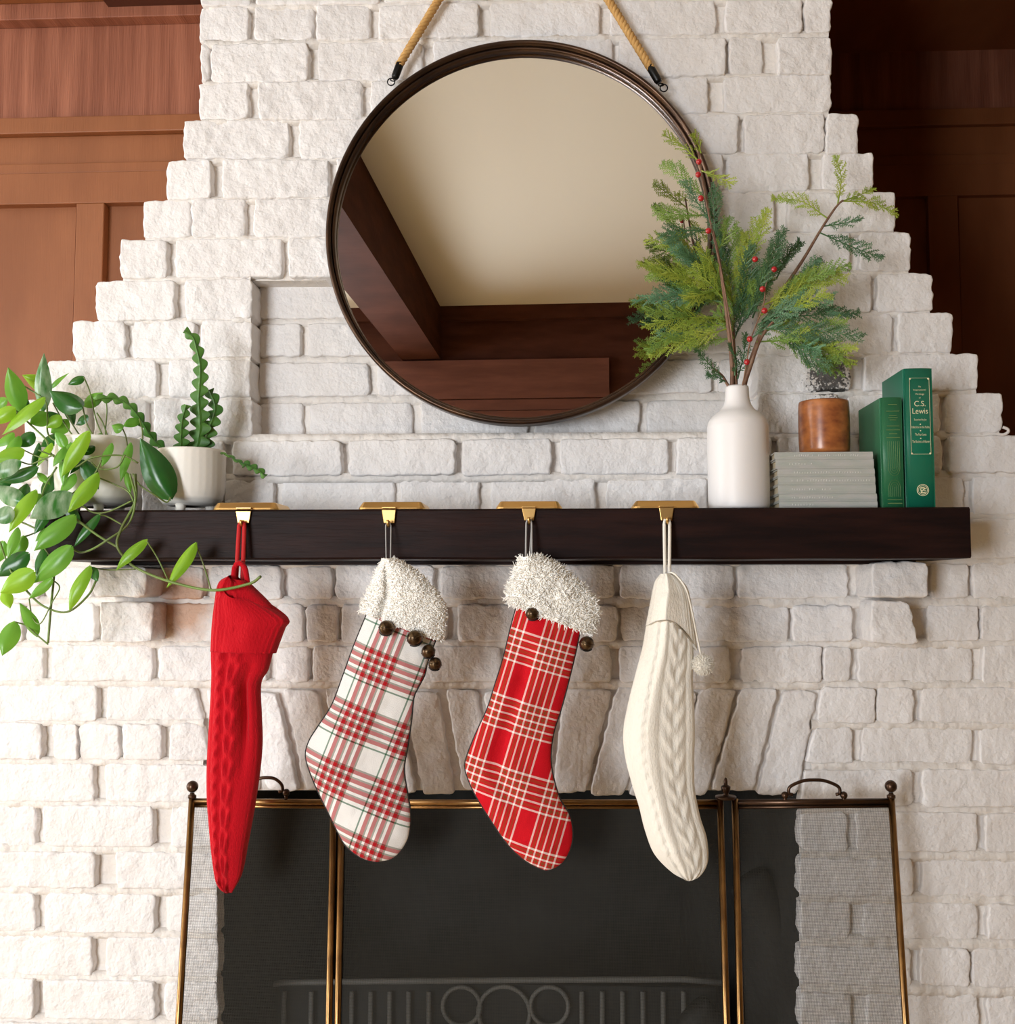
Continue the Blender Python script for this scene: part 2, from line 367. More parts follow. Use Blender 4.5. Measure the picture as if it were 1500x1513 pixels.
def slab(i, x0, x1, y0=0.016, y1=WBR, top=None, bot=None):
    r = rowmid[i]
    r = (r[0] if top is None else top, r[1] if bot is None else bot, r[2] if top is None else top, r[3] if bot is None else bot)
    if i == 0: r = (-420, r[1], -420, r[3])
    prism(body, [(x0, yrow(r, x0, 0)), (x1, yrow(r, x1, 0)), (x1, yrow(r, x1, 1)), (x0, yrow(r, x0, 1))], y0, y1)
for i in BR:
    L, R = BR[i][0][0] + 5, BR[i][-1][1] - 5
    if 8 <= i <= 11:
        slab(i, L, 366); slab(i, 1123, R); slab(i, 366, 1123, 0.066)
    elif i >= 21: slab(i, L, 317, 0.016, WB); slab(i, 1188, R)
    elif i == 20: slab(i, L, 317, 0.016, WB); slab(i, 317, 1188, 0.014, WBR, None, 1170); slab(i, 1188, R)
    else: slab(i, L, R)
# continue the piers below the picture down to the hearth
zb = P(750, 1580, 0).z
for a, b in ((-215, 317), (1188, 1725)):
    xa, xb = P(a, 1580, 0).x, P(b, 1580, 0).x
    body.box((xa, 0.006, 0.0), (xb, WB, zb + 0.01))
WCH = obj('wall_chimney', body, M_MORTAR, smooth=False)
setp(WCH, 'white painted brick chimney breast with stepped shoulders and recessed niche', 'wall', kind='structure')
random.seed(3)
ends = {i: (BR[i][0][0], BR[i][-1][1]) for i in BR}
nb = 0
for i in BR:
    r = ROWS[i]
    for (a, b) in BR[i]:
        nb += 1
        yf = random.uniform(-0.003, 0.003)
        if i in (12,): yf -= 0.004
        if i == 13 and a > 300 and b < 900: yf += 0.004
        j = lambda: random.uniform(-1.2, 1.2)
        c = [P(a - .7, yrow(r, a, 0) - 1.3 + j(), yf), P(b + .7, yrow(r, b, 0) - 1.3 + j(), yf), P(b + .7, yrow(r, b, 1) + 1.3 + j(), yf), P(a - .7, yrow(r, a, 1) + 1.3 + j(), yf)]
        if i == 18 and b == 290: c[2] = P(300, 1065, yf); c[1] = P(288, 1015, yf)
        if i == 19 and b == 302: c[2] = P(309, 1124, yf); c[1] = P(299, 1071, yf)
        if i == 20 and b == 316: c[2] = P(320, 1186, yf); c[1] = P(309, 1130, yf)
        if i == 18 and a == 1216: c[3] = P(1206, 1068, yf)
        if i == 19 and a == 1193: c[0] = P(1204, 1076, yf); c[3] = P(1190, 1127, yf)
        if i == 20 and a == 1183: c[0] = P(1190, 1138, yf); c[3] = P(1182, 1190, yf)
        dp = 0.08
        if i < 12 and (a == ends[i][0] or b == ends[i][1]): dp = (WB + 0.003) if a == ends[i][0] else WBR
        if i >= 20 and (b in (322, 321, 316) or a in range(1180, 1190)): dp = 0.032
        rg = random.random() ** 1.4 * (0.75 if a > 900 else 1.0)
        if a < 500 and i < 12: rg = 0.35 + 0.75 * random.random()
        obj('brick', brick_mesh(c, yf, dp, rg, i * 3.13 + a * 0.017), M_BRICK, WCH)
for r, lst in NICHE:
    for (a, b) in lst:
        yf = 0.055 + random.uniform(-0.002, 0.002)
        # px are seen through to the recessed plane
        c = [P(a, yrow(r, a, 0), yf), P(b, yrow(r, b, 0), yf), P(b, yrow(r, b, 1), yf), P(a, yrow(r, a, 1), yf)]
        obj('brick', brick_mesh(c, yf, 0.05, random.random() * 0.5, a * 0.031 + r[0]), M_BRICK, WCH)
# flat arch of splayed soldier bricks over the fire
AT = [300, 356, 413, 474, 532, 590, 653, 712, 770, 829, 908, 972, 1034, 1092, 1153, 1211]
AB = [327, 388, 447, 504, 562, 620, 678, 724, 770, 815, 868, 926, 986, 1048, 1116, 1181]
for k in range(len(AT) - 1):
    yf = random.uniform(-0.003, 0.003); g = 5 if k < 7 else 3
    tj, bj = random.uniform(-4, 3), random.uniform(-5, 4)
    c = [P(AT[k] + g, 1019 + tj, yf), P(AT[k + 1] - g, 1019 + tj + 2, yf), P(AB[k + 1] - g, 1172 + bj, yf), P(AB[k] + g, 1172 + bj, yf)]
    obj('brick', brick_mesh(c, yf, 0.10, 0.25 + 0.4 * random.random(), k * 7.7 + 1), M_BRICK, WCH)
# corbel bricks carrying the mantel
for (a, t, b, u, pr) in ((136, 838, 217, 882, 0.075), (148, 890, 226, 949, 0.060), (1288, 830, 1372, 883, 0.075), (1286, 887, 1358, 951, 0.060)):
    c = [P(a, t, -pr), P(b, t, -pr), P(b, u, -pr), P(a, u, -pr)]
    if b == 1358: c[1] = P(1344, 890, -pr); c[2] = P(1359, 952, -pr)
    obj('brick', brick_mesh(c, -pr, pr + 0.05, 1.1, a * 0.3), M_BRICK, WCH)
# bed joints: ragged painted mortar between courses
bed = MB()
for i in range(1, len(ROWS)):
    a = max(BR[i][0][0], BR[i - 1][0][0]) + 3; b = min(BR[i][-1][1], BR[i - 1][-1][1]) - 3
    segs = [(a, b)]
    if 9 <= i <= 11: segs = [(a, 370), (1120, b)]
    if i == 8: segs = [(a, 370), (1120, b)]
    if i in (19, 20): segs = [(a, 300), (1200, b)]
    if i >= 21: segs = [(a, 320), (1184, b)]
    for (s, e) in segs:
        n = max(2, int((e - s) / 5)); vs = []; fs = []
        for k in range(n + 1):
            x = lerp(s, e, k / n); yt = yrow(ROWS[i - 1], x, 1) - 3; yb = yrow(ROWS[i], x, 0) + 3
            p0, p1 = P(x, yt, 0), P(x, yb, 0)
            q = nz(p0.x, 0, p0.z, 45) * 0.0022 + nz(p0.x, 3, p0.z, 140) * 0.0016
            vs += [(p0.x, 0.02, p0.z), (p0.x, 0.0042 + q, p0.z), (p0.x, 0.0020 + q * 1.3, lerp(p0.z, p1.z, .55) + q * .4), (p1.x, 0.0042 + q, p1.z), (p1.x, 0.02, p1.z)]
            if k:
                o = (k - 1) * 5
                for m in range(4): fs.append((o + m, o + m + 1, o + m + 6, o + m + 5))
        bed.add(vs, fs)
for ri in range(len(NICHE) - 1):
    n = 140; vs = []; fs = []
    for k in range(n + 1):
        x = lerp(376, 1118, k / n); p0 = P(x, yrow(NICHE[ri][0], x, 1) - 3, 0.055); p1 = P(x, yrow(NICHE[ri + 1][0], x, 0) + 3, 0.055)
        q = nz(p0.x, 0, p0.z, 45) * 0.003
        vs += [(p0.x, 0.07, p0.z), (p0.x, 0.060 + q, p0.z), (p1.x, 0.060 + q, p1.z), (p1.x, 0.07, p1.z)]
        if k:
            o = (k - 1) * 4
            for m in range(3): fs.append((o + m, o + m + 1, o + m + 5, o + m + 4))
    bed.add(vs, fs)
obj('mortar', bed, M_MORTAR, WCH)
# firebox lining behind the opening
fb = MB()
x0, x1 = P(317, 1300, 0).x, P(1188, 1300, 0).x; zt = P(750, 1170, 0).z
fb.box((x0 - 0.02, 0.55, 0), (x1 + 0.02, 0.60, zt + 0.3))
fb.hexa([(x0 - .02, .034, 0), (x0 + .006, .034, 0), (x0 + .14, .56, 0), (x0 - .02, .56, 0), (x0 - .02, .034, zt + .2), (x0 + .006, .034, zt + .2), (x0 + .14, .56, zt + .2), (x0 - .02, .56, zt + .2)])
fb.hexa([(x1 - .006, .034, 0), (x1 + .02, .034, 0), (x1 + .02, .56, 0), (x1 - .14, .56, 0), (x1 - .006, .034, zt + .2), (x1 + .02, .034, zt + .2), (x1 + .02, .56, zt + .2), (x1 - .14, .56, zt + .2)])
fb.box((x0, 0.034, zt + 0.02), (x1, 0.56, zt + 0.24)); fb.box((x0 - .02, 0.0, 0.10), (x1 + .02, 0.56, 0.13))
setp(obj('firebox_lining', fb, M_SOOT, smooth=False), 'soot-blackened firebox inside the brick fireplace opening', 'firebox', kind='structure')
# ------------------------------------------------------------------ panelled wood walls behind the chimney
def pbox(mb, x0, y0, x1, y1, Yb, Yf, xr=200, Yr=0.35):
    a, b = P(x0, 700, Yf), P(x1, 700, Yf); a.z, b.z = P(xr, y0, Yr).z, P(xr, y1, Yr).z; mb.box((min(a.x, b.x), Yf, min(a.z, b.z)), (max(a.x, b.x), Yb, max(a.z, b.z))); return mb
WY = 0.35; WYR = 1.10  # right panelling pushed deep so the chimney keeps it in shade
def panelling(name, xa, xb, stiles, label, dy, WY, xr):
    root = obj(name, MB().box((min(P(xa, 0, WY).x, P(xb, 0, WY).x), WY + 0.012, 0.0), (max(P(xa, 0, WY).x, P(xb, 0, WY).x), WY + 0.05, 2.62)), M_WOOD, smooth=False)
    setp(root, label, 'wall', kind='structure')
    def part(nm, y0, y1, yf, m=M_WOOD, a=xa, b=xb, bv=0.002):
        obj(nm, pbox(MB(), a, y0 + dy, b, y1 + dy, WY + 0.012, yf, xr, WY), m, root, smooth=False, bevel=bv)
    part('crown_board', -420, 14, WY - 0.060)
    part('cove_strip', 14, 38, WY - 0.035, M_BOARD)
    part('frieze_board', 38, 176, WY - 0.004, M_BOARD)
    part('trim_strip', 176, 200, WY - 0.020)
    part('plate_board', 200, 242, WY - 0.004)
    part('trim_strip', 242, 257, WY - 0.012)
    part('rail', 257, 303, WY - 0.016)
    for s0, s1 in stiles: part('stile', 303, 1500, WY - 0.016, a=s0, b=s1)
    ed = [xa] + [q for s in stiles for q in s] + [xb]
    for k in range(0, len(ed), 2): part('panel', 303, 1500, WY + 0.006, a=ed[k], b=ed[k + 1], bv=0)
    return root
panelling('wall_panelling_left', -1000, 420, [(-520, -478), (-190, -148), (101, 143)], 'red-brown wood panelling left of the chimney', 0, WY, 200)
panelling('wall_panelling_right', 1080, 1760, [(1383, 1428), (1690, 1735)], 'dark wood panelling in shadow right of the chimney', -10, WYR, 1350)
# ------------------------------------------------------------------ rest of the room (seen in the mirror and as bounce light)
CZ, BY, RX = 2.665, -3.95, 4.2
zero = (0, 0, 0)
def st(name, mb, m, label, cat='wall'):
    return setp(obj(name, mb, m, smooth=False), label, cat, kind='structure')
st('floor', MB().box((WX - .1, BY - .1, -0.05), (RX + .1, 1.45, 0.0)), M_FLOOR, 'warm oak board floor of the room', 'floor')
st('hearth', MB().box((P(140, 1500, 0).x, -0.42, 0.0), (P(1360, 1500, 0).x, 0.0, 0.12)), M_BRICK, 'raised hearth in front of the fireplace', 'hearth')
st('ceiling', MB().box((WX - .1, BY - .1, CZ), (RX + .1, 1.45, CZ + 0.05)), M_CEIL, 'cream plaster ceiling reflected in the mirror', 'ceiling')
st('wall_right', MB().box((RX, BY - .1, 0), (RX + .1, 0.45, CZ)), M_WALL, 'cream plaster wall on the right side')
st('wall_return', MB().box((1.32, -0.05, 0), (1.42, 1.4, CZ)), M_WOOD, 'wood return wall closing the shadowed alcove')  # added out of view to keep room light off the right panelling
st('wall_front', MB().box((1.42, -0.05, 0), (RX, 0.05, CZ)), M_WALL, 'plaster wall beyond the alcove')
st('alcove_header', MB().box((0.575, -0.06, 2.20), (1.32, 0.0, CZ)).box((0.575, 0.0, CZ - .012), (1.32, 1.10, CZ - .001)), M_WOOD, 'wooden header across the top of the alcove')  # added overhead, out of view, to cut ceiling light on the panelling
wl = MB(); wins = [(-1.90, 0.0)]; wz = (0.47, 2.33)
wl.box((WX - .1, BY - .1, 0), (WX, 0.45, wz[0])); wl.box((WX - .1, BY - .1, wz[1]), (WX, 0.45, CZ))
wl.box((WX - .1, BY - .1, wz[0]), (WX, wins[0][0], wz[1])); wl.box((WX - .1, wins[0][1], wz[0]), (WX, 0.45, wz[1]))
st('wall_left', wl, M_WALL, 'plaster window wall on the left side')
M_PANE = bpy.data.materials.new('window_pane'); M_PANE.use_nodes = True
nt = M_PANE.node_tree; nt.nodes.remove(nt.nodes['Principled BSDF'])
tr, gl, mx = nd(nt, 'ShaderNodeBsdfTransparent'), nd(nt, 'ShaderNodeBsdfGlossy'), nd(nt, 'ShaderNodeMixShader')
gl.inputs['Roughness'].default_value = 0.02; mx.inputs[0].default_value = 0.06
nt.links.new(tr.outputs[0], mx.inputs[1]); nt.links.new(gl.outputs[0], mx.inputs[2]); nt.links.new(mx.outputs[0], nt.nodes['Material Output'].inputs[0])
for k, (a, b) in enumerate(wins):
    fr = MB(); t = 0.05
    fr.box((WX - .06, a, wz[0]), (WX + .01, a + t, wz[1])); fr.box((WX - .06, b - t, wz[0]), (WX + .01, b, wz[1]))
    fr.box((WX - .06, a + t, wz[0]), (WX + .01, b - t, wz[0] + t)); fr.box((WX - .06, a + t, wz[1] - t), (WX + .01, b - t, wz[1]))
    fo = st('window_%d' % (k + 1), fr, M_HOOK, 'wide window beside the fireplace wall', 'window')
    obj('pane', MB().box((WX - .03, a + t, wz[0] + t), (WX - .026, b - t, wz[1] - t)), M_PANE, fo, smooth=False)
# mirror plane first, so the reflected room can be set out from what the mirror shows
MY = -0.012
MC = P(769, 346, MY); MR = 293 * S(MY)
MYAW = math.radians(-0.75)
MN = Vector((math.sin(-MYAW) * -1, -math.cos(MYAW), 0)).normalized()
def refl(px, py):
    d = ray(px, py).normalized(); t = (MC - CAM).dot(MN) / d.dot(MN); p = CAM + d * t
    return p, d - MN * 2 * d.dot(MN)
def onY(px, py, Y): p, d = refl(px, py); return p + d * ((Y - p.y) / d.y)
def onZ(px, py, Z): p, d = refl(px, py); return p + d * ((Z - p.z) / d.z)
cl = onZ(700, 455, CZ); BY2 = cl.y
print('BEAM', P(230,14,.33).z, 'ceiling corner', cl, 'beam', onY(664, 455, BY2), onY(649, 532, BY2), onY(595, 532, BY2), onY(900, 533, BY2), onY(760, 590, BY2), onY(760, 640, BY2), MN)
wa, wc, wd0, wd1 = -2.75, -1.25, 0.40, 1.85
wb = MB().box((WX - .1, BY2 - .12, 0), (wa, BY2, CZ)).box((wc, BY2 - .12, 0), (RX + .1, BY2, CZ)).box((wa, BY2 - .12, 0), (wc, BY2, wd0)).box((wa, BY2 - .12, wd1), (wc, BY2, CZ))
WBK = st('wall_back', wb, M_BEAM, 'dark wood boarded wall behind the camera seen in the mirror')
fr = MB().box((wa, BY2 - .07, wd0), (wa + .05, BY2 + .01, wd1)).box((wc - .05, BY2 - .07, wd0), (wc, BY2 + .01, wd1)).box((wa + .05, BY2 - .07, wd0), (wc - .05, BY2 + .01, wd0 + .05)).box((wa + .05, BY2 - .07, wd1 - .05), (wc - .05, BY2 + .01, wd1))
fo = st('window_2', fr, M_HOOK, 'big window opposite the fireplace', 'window')  # added opening for the fill lamp, outside what the mirror shows
obj('pane', MB().box((wa + .05, BY2 - .03, wd0 + .05), (wc - .05, BY2 - .026, wd1 - .05)), M_PANE, fo, smooth=False)
def zpx(py): return onY(760, py, BY2).z
obj('cornice', MB().box((WX, BY2, zpx(474)), (RX, BY2 + 0.05, CZ)), M_BEAM, WBK, smooth=False)
xa = onY(560, 560, BY2).x; xb = onY(900, 560, BY2).x
obj('board', MB().box((-1.45, BY2, zpx(590)), (xb, BY2 + 0.035, zpx(533))), M_BACK, WBK, smooth=False)
obj('board', MB().box((-1.45, BY2, zpx(607)), (RX, BY2 + 0.02, zpx(591))), M_BACK, WBK, smooth=False)
obj('board', MB().box((WX, BY2, 1.87), (RX, BY2 + 0.028, zpx(608))), M_BACK, WBK, smooth=False)
br_ = onY(652, 532, BY2); bl_ = onY(595, 532, BY2)
st('ceiling_beam', MB().box((bl_.x, BY2, br_.z), (br_.x, WY, CZ)), M_BEAM, 'dark wooden ceiling beam crossing the cream ceiling in the mirror', 'beam')
# ------------------------------------------------------------------ mantel shelf
MF, MZ0 = -0.17, None
a, b = P(66, 755, MF), P(1433, 748, MF); c_, d_ = P(66, 831, MF), P(1433, 821, MF)
MTOP = (a.z + b.z) / 2; MBOT = (c_.z + d_.z) / 2
mt = thing('mantel_shelf', ((a.x + b.x) / 2, MF / 2, MBOT), 'long dark espresso-stained wooden mantel shelf across the white brick', 'mantel')
mb = MB(); n = 60; vs = []; fs = []
for k in range(n + 1):
    x = lerp(a.x, b.x, k / n); q = nz(x, 0, 0, 6) * 0.0012; q2 = nz(x, 3, 0, 9) * 0.0012
    vs += [(x, MF + q2, MBOT + 0.003 + q), (x, MF + q2 + .003, MBOT + q), (x, 0.0, MBOT + q), (x, 0.0, MTOP), (x, MF + q2 + 0.003, MTOP), (x, MF + q2, MTOP - 0.003)]
    if k:
        o = (k - 1) * 6
        for m in range(6): fs.append((o + m, o + (m + 1) % 6, o + (m + 1) % 6 + 6, o + m + 6))
fs += [(5, 4, 3, 2, 1, 0), tuple(n * 6 + m for m in range(6))]
mb.add(vs, fs); obj('shelf_board', mb, M_MANTEL, mt, smooth=False)
obj('mounting_batten', MB().box((a.x + 0.02, -0.05, MBOT - 0.005), (b.x - 0.04, 0.0, MBOT - 0.0002)), M_MANTEL, mt, smooth=False)
# ------------------------------------------------------------------ round mirror on a rope
mir = thing('round_mirror', (MC.x, MY, MC.z - MR), 'large round mirror in a thin dark bronze frame hung on rope', 'mirror')
RZ = Matrix.Rotation(MYAW, 3, 'Z')
def ring(rin, rout, y0, y1, n=120, rnd=0.0):
    m = MB(); prof = [(rout, y1), (rout, y0 + rnd), (rout - rnd, y0), (rin + rnd, y0), (rin, y0 + rnd), (rin, y1)]
    vs = []; fs = []
    for k in range(n):
        t = 2 * PI * k / n
        for r, y in prof: vs.append(MC + RZ @ Vector((r * math.cos(t), y, r * math.sin(t))))
    q = len(prof)
    for k in range(n):
        for m_ in range(q):
            fs.append((k * q + m_, k * q + (m_ + 1) % q, ((k + 1) % n) * q + (m_ + 1) % q, ((k + 1) % n) * q + m_))
    return m.add(vs, fs)
obj('frame', ring(MR - 0.0075, MR, -0.026, 0.004, rnd=0.0025), M_BRONZE, mir)
obj('inner_rim', ring(MR - 0.0125, MR - 0.0070, -0.016, 0.0035, rnd=0.0015), M_BRONZE, mir)
g = MB(); n = 96
g.add([MC + RZ @ Vector(((MR - 0.009) * math.cos(2 * PI * k / n), 0, (MR - 0.009) * math.sin(2 * PI * k / n))) for k in range(n)], [tuple(range(n))])
g.add([MC + RZ @ Vector(((MR - 0.009) * math.cos(2 * PI * k / n), 0.004, (MR - 0.009) * math.sin(2 * PI * k / n))) for k in range(n)], [tuple(range(n - 1, -1, -1))])
obj('glass', g, M_GLASS, mir, smooth=False)
def rope(p0, p1, r):
    m = MB(); L = (p1 - p0).length; t = (p1 - p0).normalized(); u = t.orthogonal().normalized(); v = t.cross(u); n = int(L / 0.0025)
    for s in range(3):
        pts = []
        for k in range(n + 1):
            a = 2 * PI * (s / 3 + L * k / n / 0.024)
            pts.append(p0 + t * (L * k / n) + (u * math.cos(a) + v * math.sin(a)) * r * 0.52)
        m.tube(pts, r * 0.60, 6)
    return m
apex = P(772, -205, MY - 0.012)
for (q0, q1, q2, q3) in (((578, 121), (583, 116), (592, 93), (652, 0)), ((981, 130), (974, 122), (960, 98), (893, -5))):
    yy = MY - 0.012
    e0, e1, e2 = P(*q0, yy), P(*q1, yy), P(*q2, yy)
    dd = (apex - e2).normalized()
    obj('rope', rope(e2 - dd * 0.005, apex, 0.0068), M_ROPE, mir)
    fe = obj('ferrule', MB().tube([e1, e1.lerp(e2, .12), e2 - dd * .002, e2], [0.0052, 0.0066, 0.0068, 0.0062], 14), M_IRON, mir)
    obj('ring', MB().tube([e0 + Vector((math.cos(t) * .0062, 0.0, math.sin(t) * .0062)) for t in [2 * PI * k / 20 for k in range(20)]], 0.0011, 6, closed=True), M_IRON, mir)
    obj('eyelet', MB().tube([e1 * .6 + e0 * .4 + Vector((math.cos(t) * .0045, math.sin(t) * .0045, 0.0)) for t in [2 * PI * k / 16 for k in range(16)]], 0.0010, 6, closed=True), M_IRON, mir)
nail = MB().tube([Vector((apex.x, 0.02, apex.z - 0.002)), Vector((apex.x, -0.045, apex.z + 0.002))], 0.004, 10).sphere((apex.x, -0.045, apex.z + .002), 0.009, 12, 8, (1, .5, 1))
setp(obj('wall_nail', nail, M_IRON), 'black nail holding up the mirror rope', 'nail')
# ------------------------------------------------------------------ brass stocking holders
HOLD = [((312, 411), (348, 371), (351, 368), 742, 755, 773), ((528, 628), (564, 585), (567, 583), 741, 753, 773),
        ((732, 831), (771, 792), (775, 789), 740, 751, 769), ((934, 1035), (974, 996), (977, 993), 739, 750, 769)]
HL = ['brass stocking holder above the solid red knit stocking', 'brass stocking holder above the white plaid stocking',
      'brass stocking holder above the red plaid stocking', 'brass stocking holder above the ivory knit stocking']
HOOKP = []
for k, ((x0, x1), (c0, c1), (e0, e1), yt, yb, ye) in enumerate(HOLD):
    yf = MF + 0.004
    A, B = P(x0, yt, yf), P(x1, yb, yf); zt = P((x0 + x1) / 2, yt, yf).z; h = zt - MTOP
    t = thing('stocking_holder', ((A.x + B.x) / 2, MF + 0.05, MTOP), HL[k], 'stocking holder', 'brass stocking holders on the mantel')
    # shallow dished weight: bottom, flared sides, raised lip, sunken top
    m = MB(); xa, xb = A.x, B.x; ya, yb2 = yf, yf + 0.095
    def loop(ins, z, cr=0.012):
        pts = []
        for (cx, cy_, a0) in ((xb - cr, yb2 - cr, 0), (xa + cr, yb2 - cr, 90), (xa + cr, ya + cr, 180), (xb - cr, ya + cr, 270)):
            for q in range(5):
                a = math.radians(a0 + q * 22.5); pts.append((cx + (cr - ins) * math.cos(a), cy_ + (cr - ins) * math.sin(a), z))
        return pts
    lv = [loop(0, MTOP + 0.0005), loop(0.0005, MTOP + h * .25), loop(0.006, MTOP + h * .92), loop(0.0075, MTOP + h), loop(0.0095, MTOP + h), loop(0.0105, MTOP + h * .8)]
    vs = [p for l in lv for p in l]; q = 20; fs = []
    for i in range(len(lv) - 1):
        for j in range(q): fs.append((i * q + j, i * q + (j + 1) % q, (i + 1) * q + (j + 1) % q, (i + 1) * q + j))
    fs.append(tuple(range(q - 1, -1, -1))); fs.append(tuple((len(lv) - 1) * q + j for j in range(q)))
    obj('base', m.add(vs, fs), M_BRASS, t, smooth=False)
    f = MF - 0.0045
    c = [P(c0, yb, f), P(c1, yb, f), P(e1, ye, f), P(e0, ye, f)]
    m = MB(); d = Vector((0, 0.0025, 0))
    m.hexa([c[3], c[2], c[2] + d, c[3] + d, c[0], c[1], c[1] + d, c[0] + d])
    m.box((c[0].x, f, MTOP + 0.0008), (c[1].x, yf + 0.02, MTOP + 0.0034))
    obj('front_clip', m, M_BRASS, t, smooth=False, bevel=0.0008)
    hk = (c[2] + c[3]) / 2; hw = (c[2].x - c[3].x) / 2
    m = MB().tube([hk + Vector((0, 0.001, 0.003)), hk + Vector((0, -0.001, -0.003)), hk + Vector((0, -0.007, -0.005)), hk + Vector((0, -0.012, -0.001)), hk + Vector((0, -0.013, 0.004))], 0.0022, 8)
    obj('hook', m, M_BRASS, t); HOOKP.append(hk + Vector((0, -0.0065, -0.0028)))
# ------------------------------------------------------------------ stockings
def sock(Lc, Rc, Yc, thick, nv=90, nu=36, prof=None, disp=None, backtop=None, sag=None, toe=True, endp=0.5):
    L = spline([(a, b, 0) for a, b in Lc], nv); R = spline([(a, b, 0) for a, b in Rc], nv)
    m = MB(); uv = []; T = []
    for i in range(nv):
        v = i / (nv - 1)
        th = thick(v) if callable(thick) else thick
        if toe: th *= max(0.0, min(1, (1 - v) / 0.16)) ** endp
        for k in range(nu):
            a = 2 * PI * k / nu; s = (1 - math.cos(a)) / 2
            l, r = L[i], R[i]
            if backtop and a > PI and v < backtop[2]:
                w_ = 1 - v / backtop[2]
                l = l + Vector((*backtop[0], 0)) * w_; r = r + Vector((*backtop[1], 0)) * w_
            q = l.lerp(r, s)
            if sag and a <= PI: q.y += sag(v) * 4 * s * (1 - s)
            p = P(q.x, q.y, Yc); uv.append((p.x, p.z))
            off = prof(s, v) if (prof and a <= PI) else abs(math.sin(a)) ** 0.8
            off = off * th * (-1 if a <= PI else 0.55)
            if disp and a <= PI: off -= disp(s, v, p) * math.sin(a) ** 0.5 if math.sin(a) > 0 else 0
            p = p + Vector((0, off, 0)); m.v.append(tuple(p))
    for i in range(nv - 1):
        for k in range(nu):
            a = i * nu + k; b = i * nu + (k + 1) % nu; m.f.append((a, a + nu, b + nu, b))
    m.f.append(tuple((nv - 1) * nu + k for k in range(nu)))
    m.uv = uv; return m
def plaid(name, ang, seqs, rough=0.9, dark=0.0):
    m = bpy.data.materials.new(name); m.use_nodes = True; nt = m.node_tree; b = nt.nodes['Principled BSDF']
    b.inputs['Roughness'].default_value = rough; b.inputs['Specular IOR Level'].default_value = 0.15
    u = nd(nt, 'ShaderNodeUVMap').outputs[0]
    mp = nd(nt, 'ShaderNodeMapping'); mp.inputs['Rotation'].default_value = (0, 0, math.radians(ang)); nt.links.new(u, mp.inputs[0])
    sx = nd(nt, 'ShaderNodeSeparateXYZ'); nt.links.new(mp.outputs[0], sx.inputs[0])
    cols = []
    for k, (per, ofs, seq) in enumerate(seqs):
        f = mth(nt, 'FRACT', mth(nt, 'ADD', mth(nt, 'DIVIDE', sx.outputs[k], per), ofs))
        r = nd(nt, 'ShaderNodeValToRGB'); r.color_ramp.interpolation = 'CONSTANT'
        tot = sum(w_ for w_, c in seq); x = 0; el = r.color_ramp.elements
        for j, (w_, c) in enumerate(seq):
            e = el[0] if j == 0 else (el[1] if j == 1 else el.new(x / tot))
            e.position = x / tot; e.color = (*c, 1); x += w_
        nt.links.new(f, r.inputs[0]); cols.append(r.outputs[0])
    nt.links.new(mixc(nt, dark, mixc(nt, 0.5, cols[0], cols[1]), mixc(nt, 1.0, cols[0], cols[1], 'DARKEN')), b.inputs['Base Color'])
    n = nd(nt, 'ShaderNodeTexNoise'); n.inputs['Scale'].default_value = 700; nt.links.new(u, n.inputs['Vector'])
    n2 = nd(nt, 'ShaderNodeTexNoise'); n2.inputs['Scale'].default_value = 26; nt.links.new(u, n2.inputs['Vector'])
    bp = nd(nt, 'ShaderNodeBump'); bp.inputs['Distance'].default_value = 0.0006; nt.links.new(n.outputs[0], bp.inputs['Height'])
    bp2 = nd(nt, 'ShaderNodeBump'); bp2.inputs['Distance'].default_value = 0.006; nt.links.new(n2.outputs[0], bp2.inputs['Height']); nt.links.new(bp.outputs[0], bp2.inputs['Normal'])
    nt.links.new(bp2.outputs[0], b.inputs['Normal']); return m
Wt, Rd, Gy, Gn = (0.80, 0.78, 0.76), (0.40, 0.010, 0.015), (0.22, 0.22, 0.17), (0.035, 0.14, 0.07)
grp1 = [(2.2, Gn), (5, Wt)] + [(5.5, Rd), (2.6, Gy), (3.6, Wt)] * 4 + [(28, Wt)]
M_PL1 = plaid('white_red_green_plaid', 21.5, [(0.083, 0.10, grp1), (0.084, 0.45, grp1)], dark=0.55)
Rb, Dk, Lw = (0.56, 0.006, 0.014), (0.22, 0.040, 0.012), (0.95, 0.86, 0.80)
Dg = (0.24, 0.062, 0.020)
gu = [(2.4, Lw), (2.2, Rb), (3.2, Dg), (2.2, Rb)] * 4 + [(2.6, Lw), (25, Rb)]; gv = [(2.4, Lw), (2.2, Rb), (3.4, Dg), (2.2, Rb)] * 4 + [(2.6, Lw), (46, Rb)]
M_PL2 = plaid('red_white_green_plaid', 17, [(0.068, 0.28, gu), (0.096, 0.30, gv)])
def strand_loop(mb, top, lo1, lo2, r, n=14):
    mb.tube(spline([lo1, lo1.lerp(top + Vector((-.004, 0, -.004)), .8), top + Vector((-0.0035, 0, -0.001)), top + Vector((0, 0.0, 0.0022)), top + Vector((0.0035, 0, -0.001)), lo2.lerp(top + Vector((.004, 0, -.004)), .8), lo2], n + 8), r, 7)
    return mb
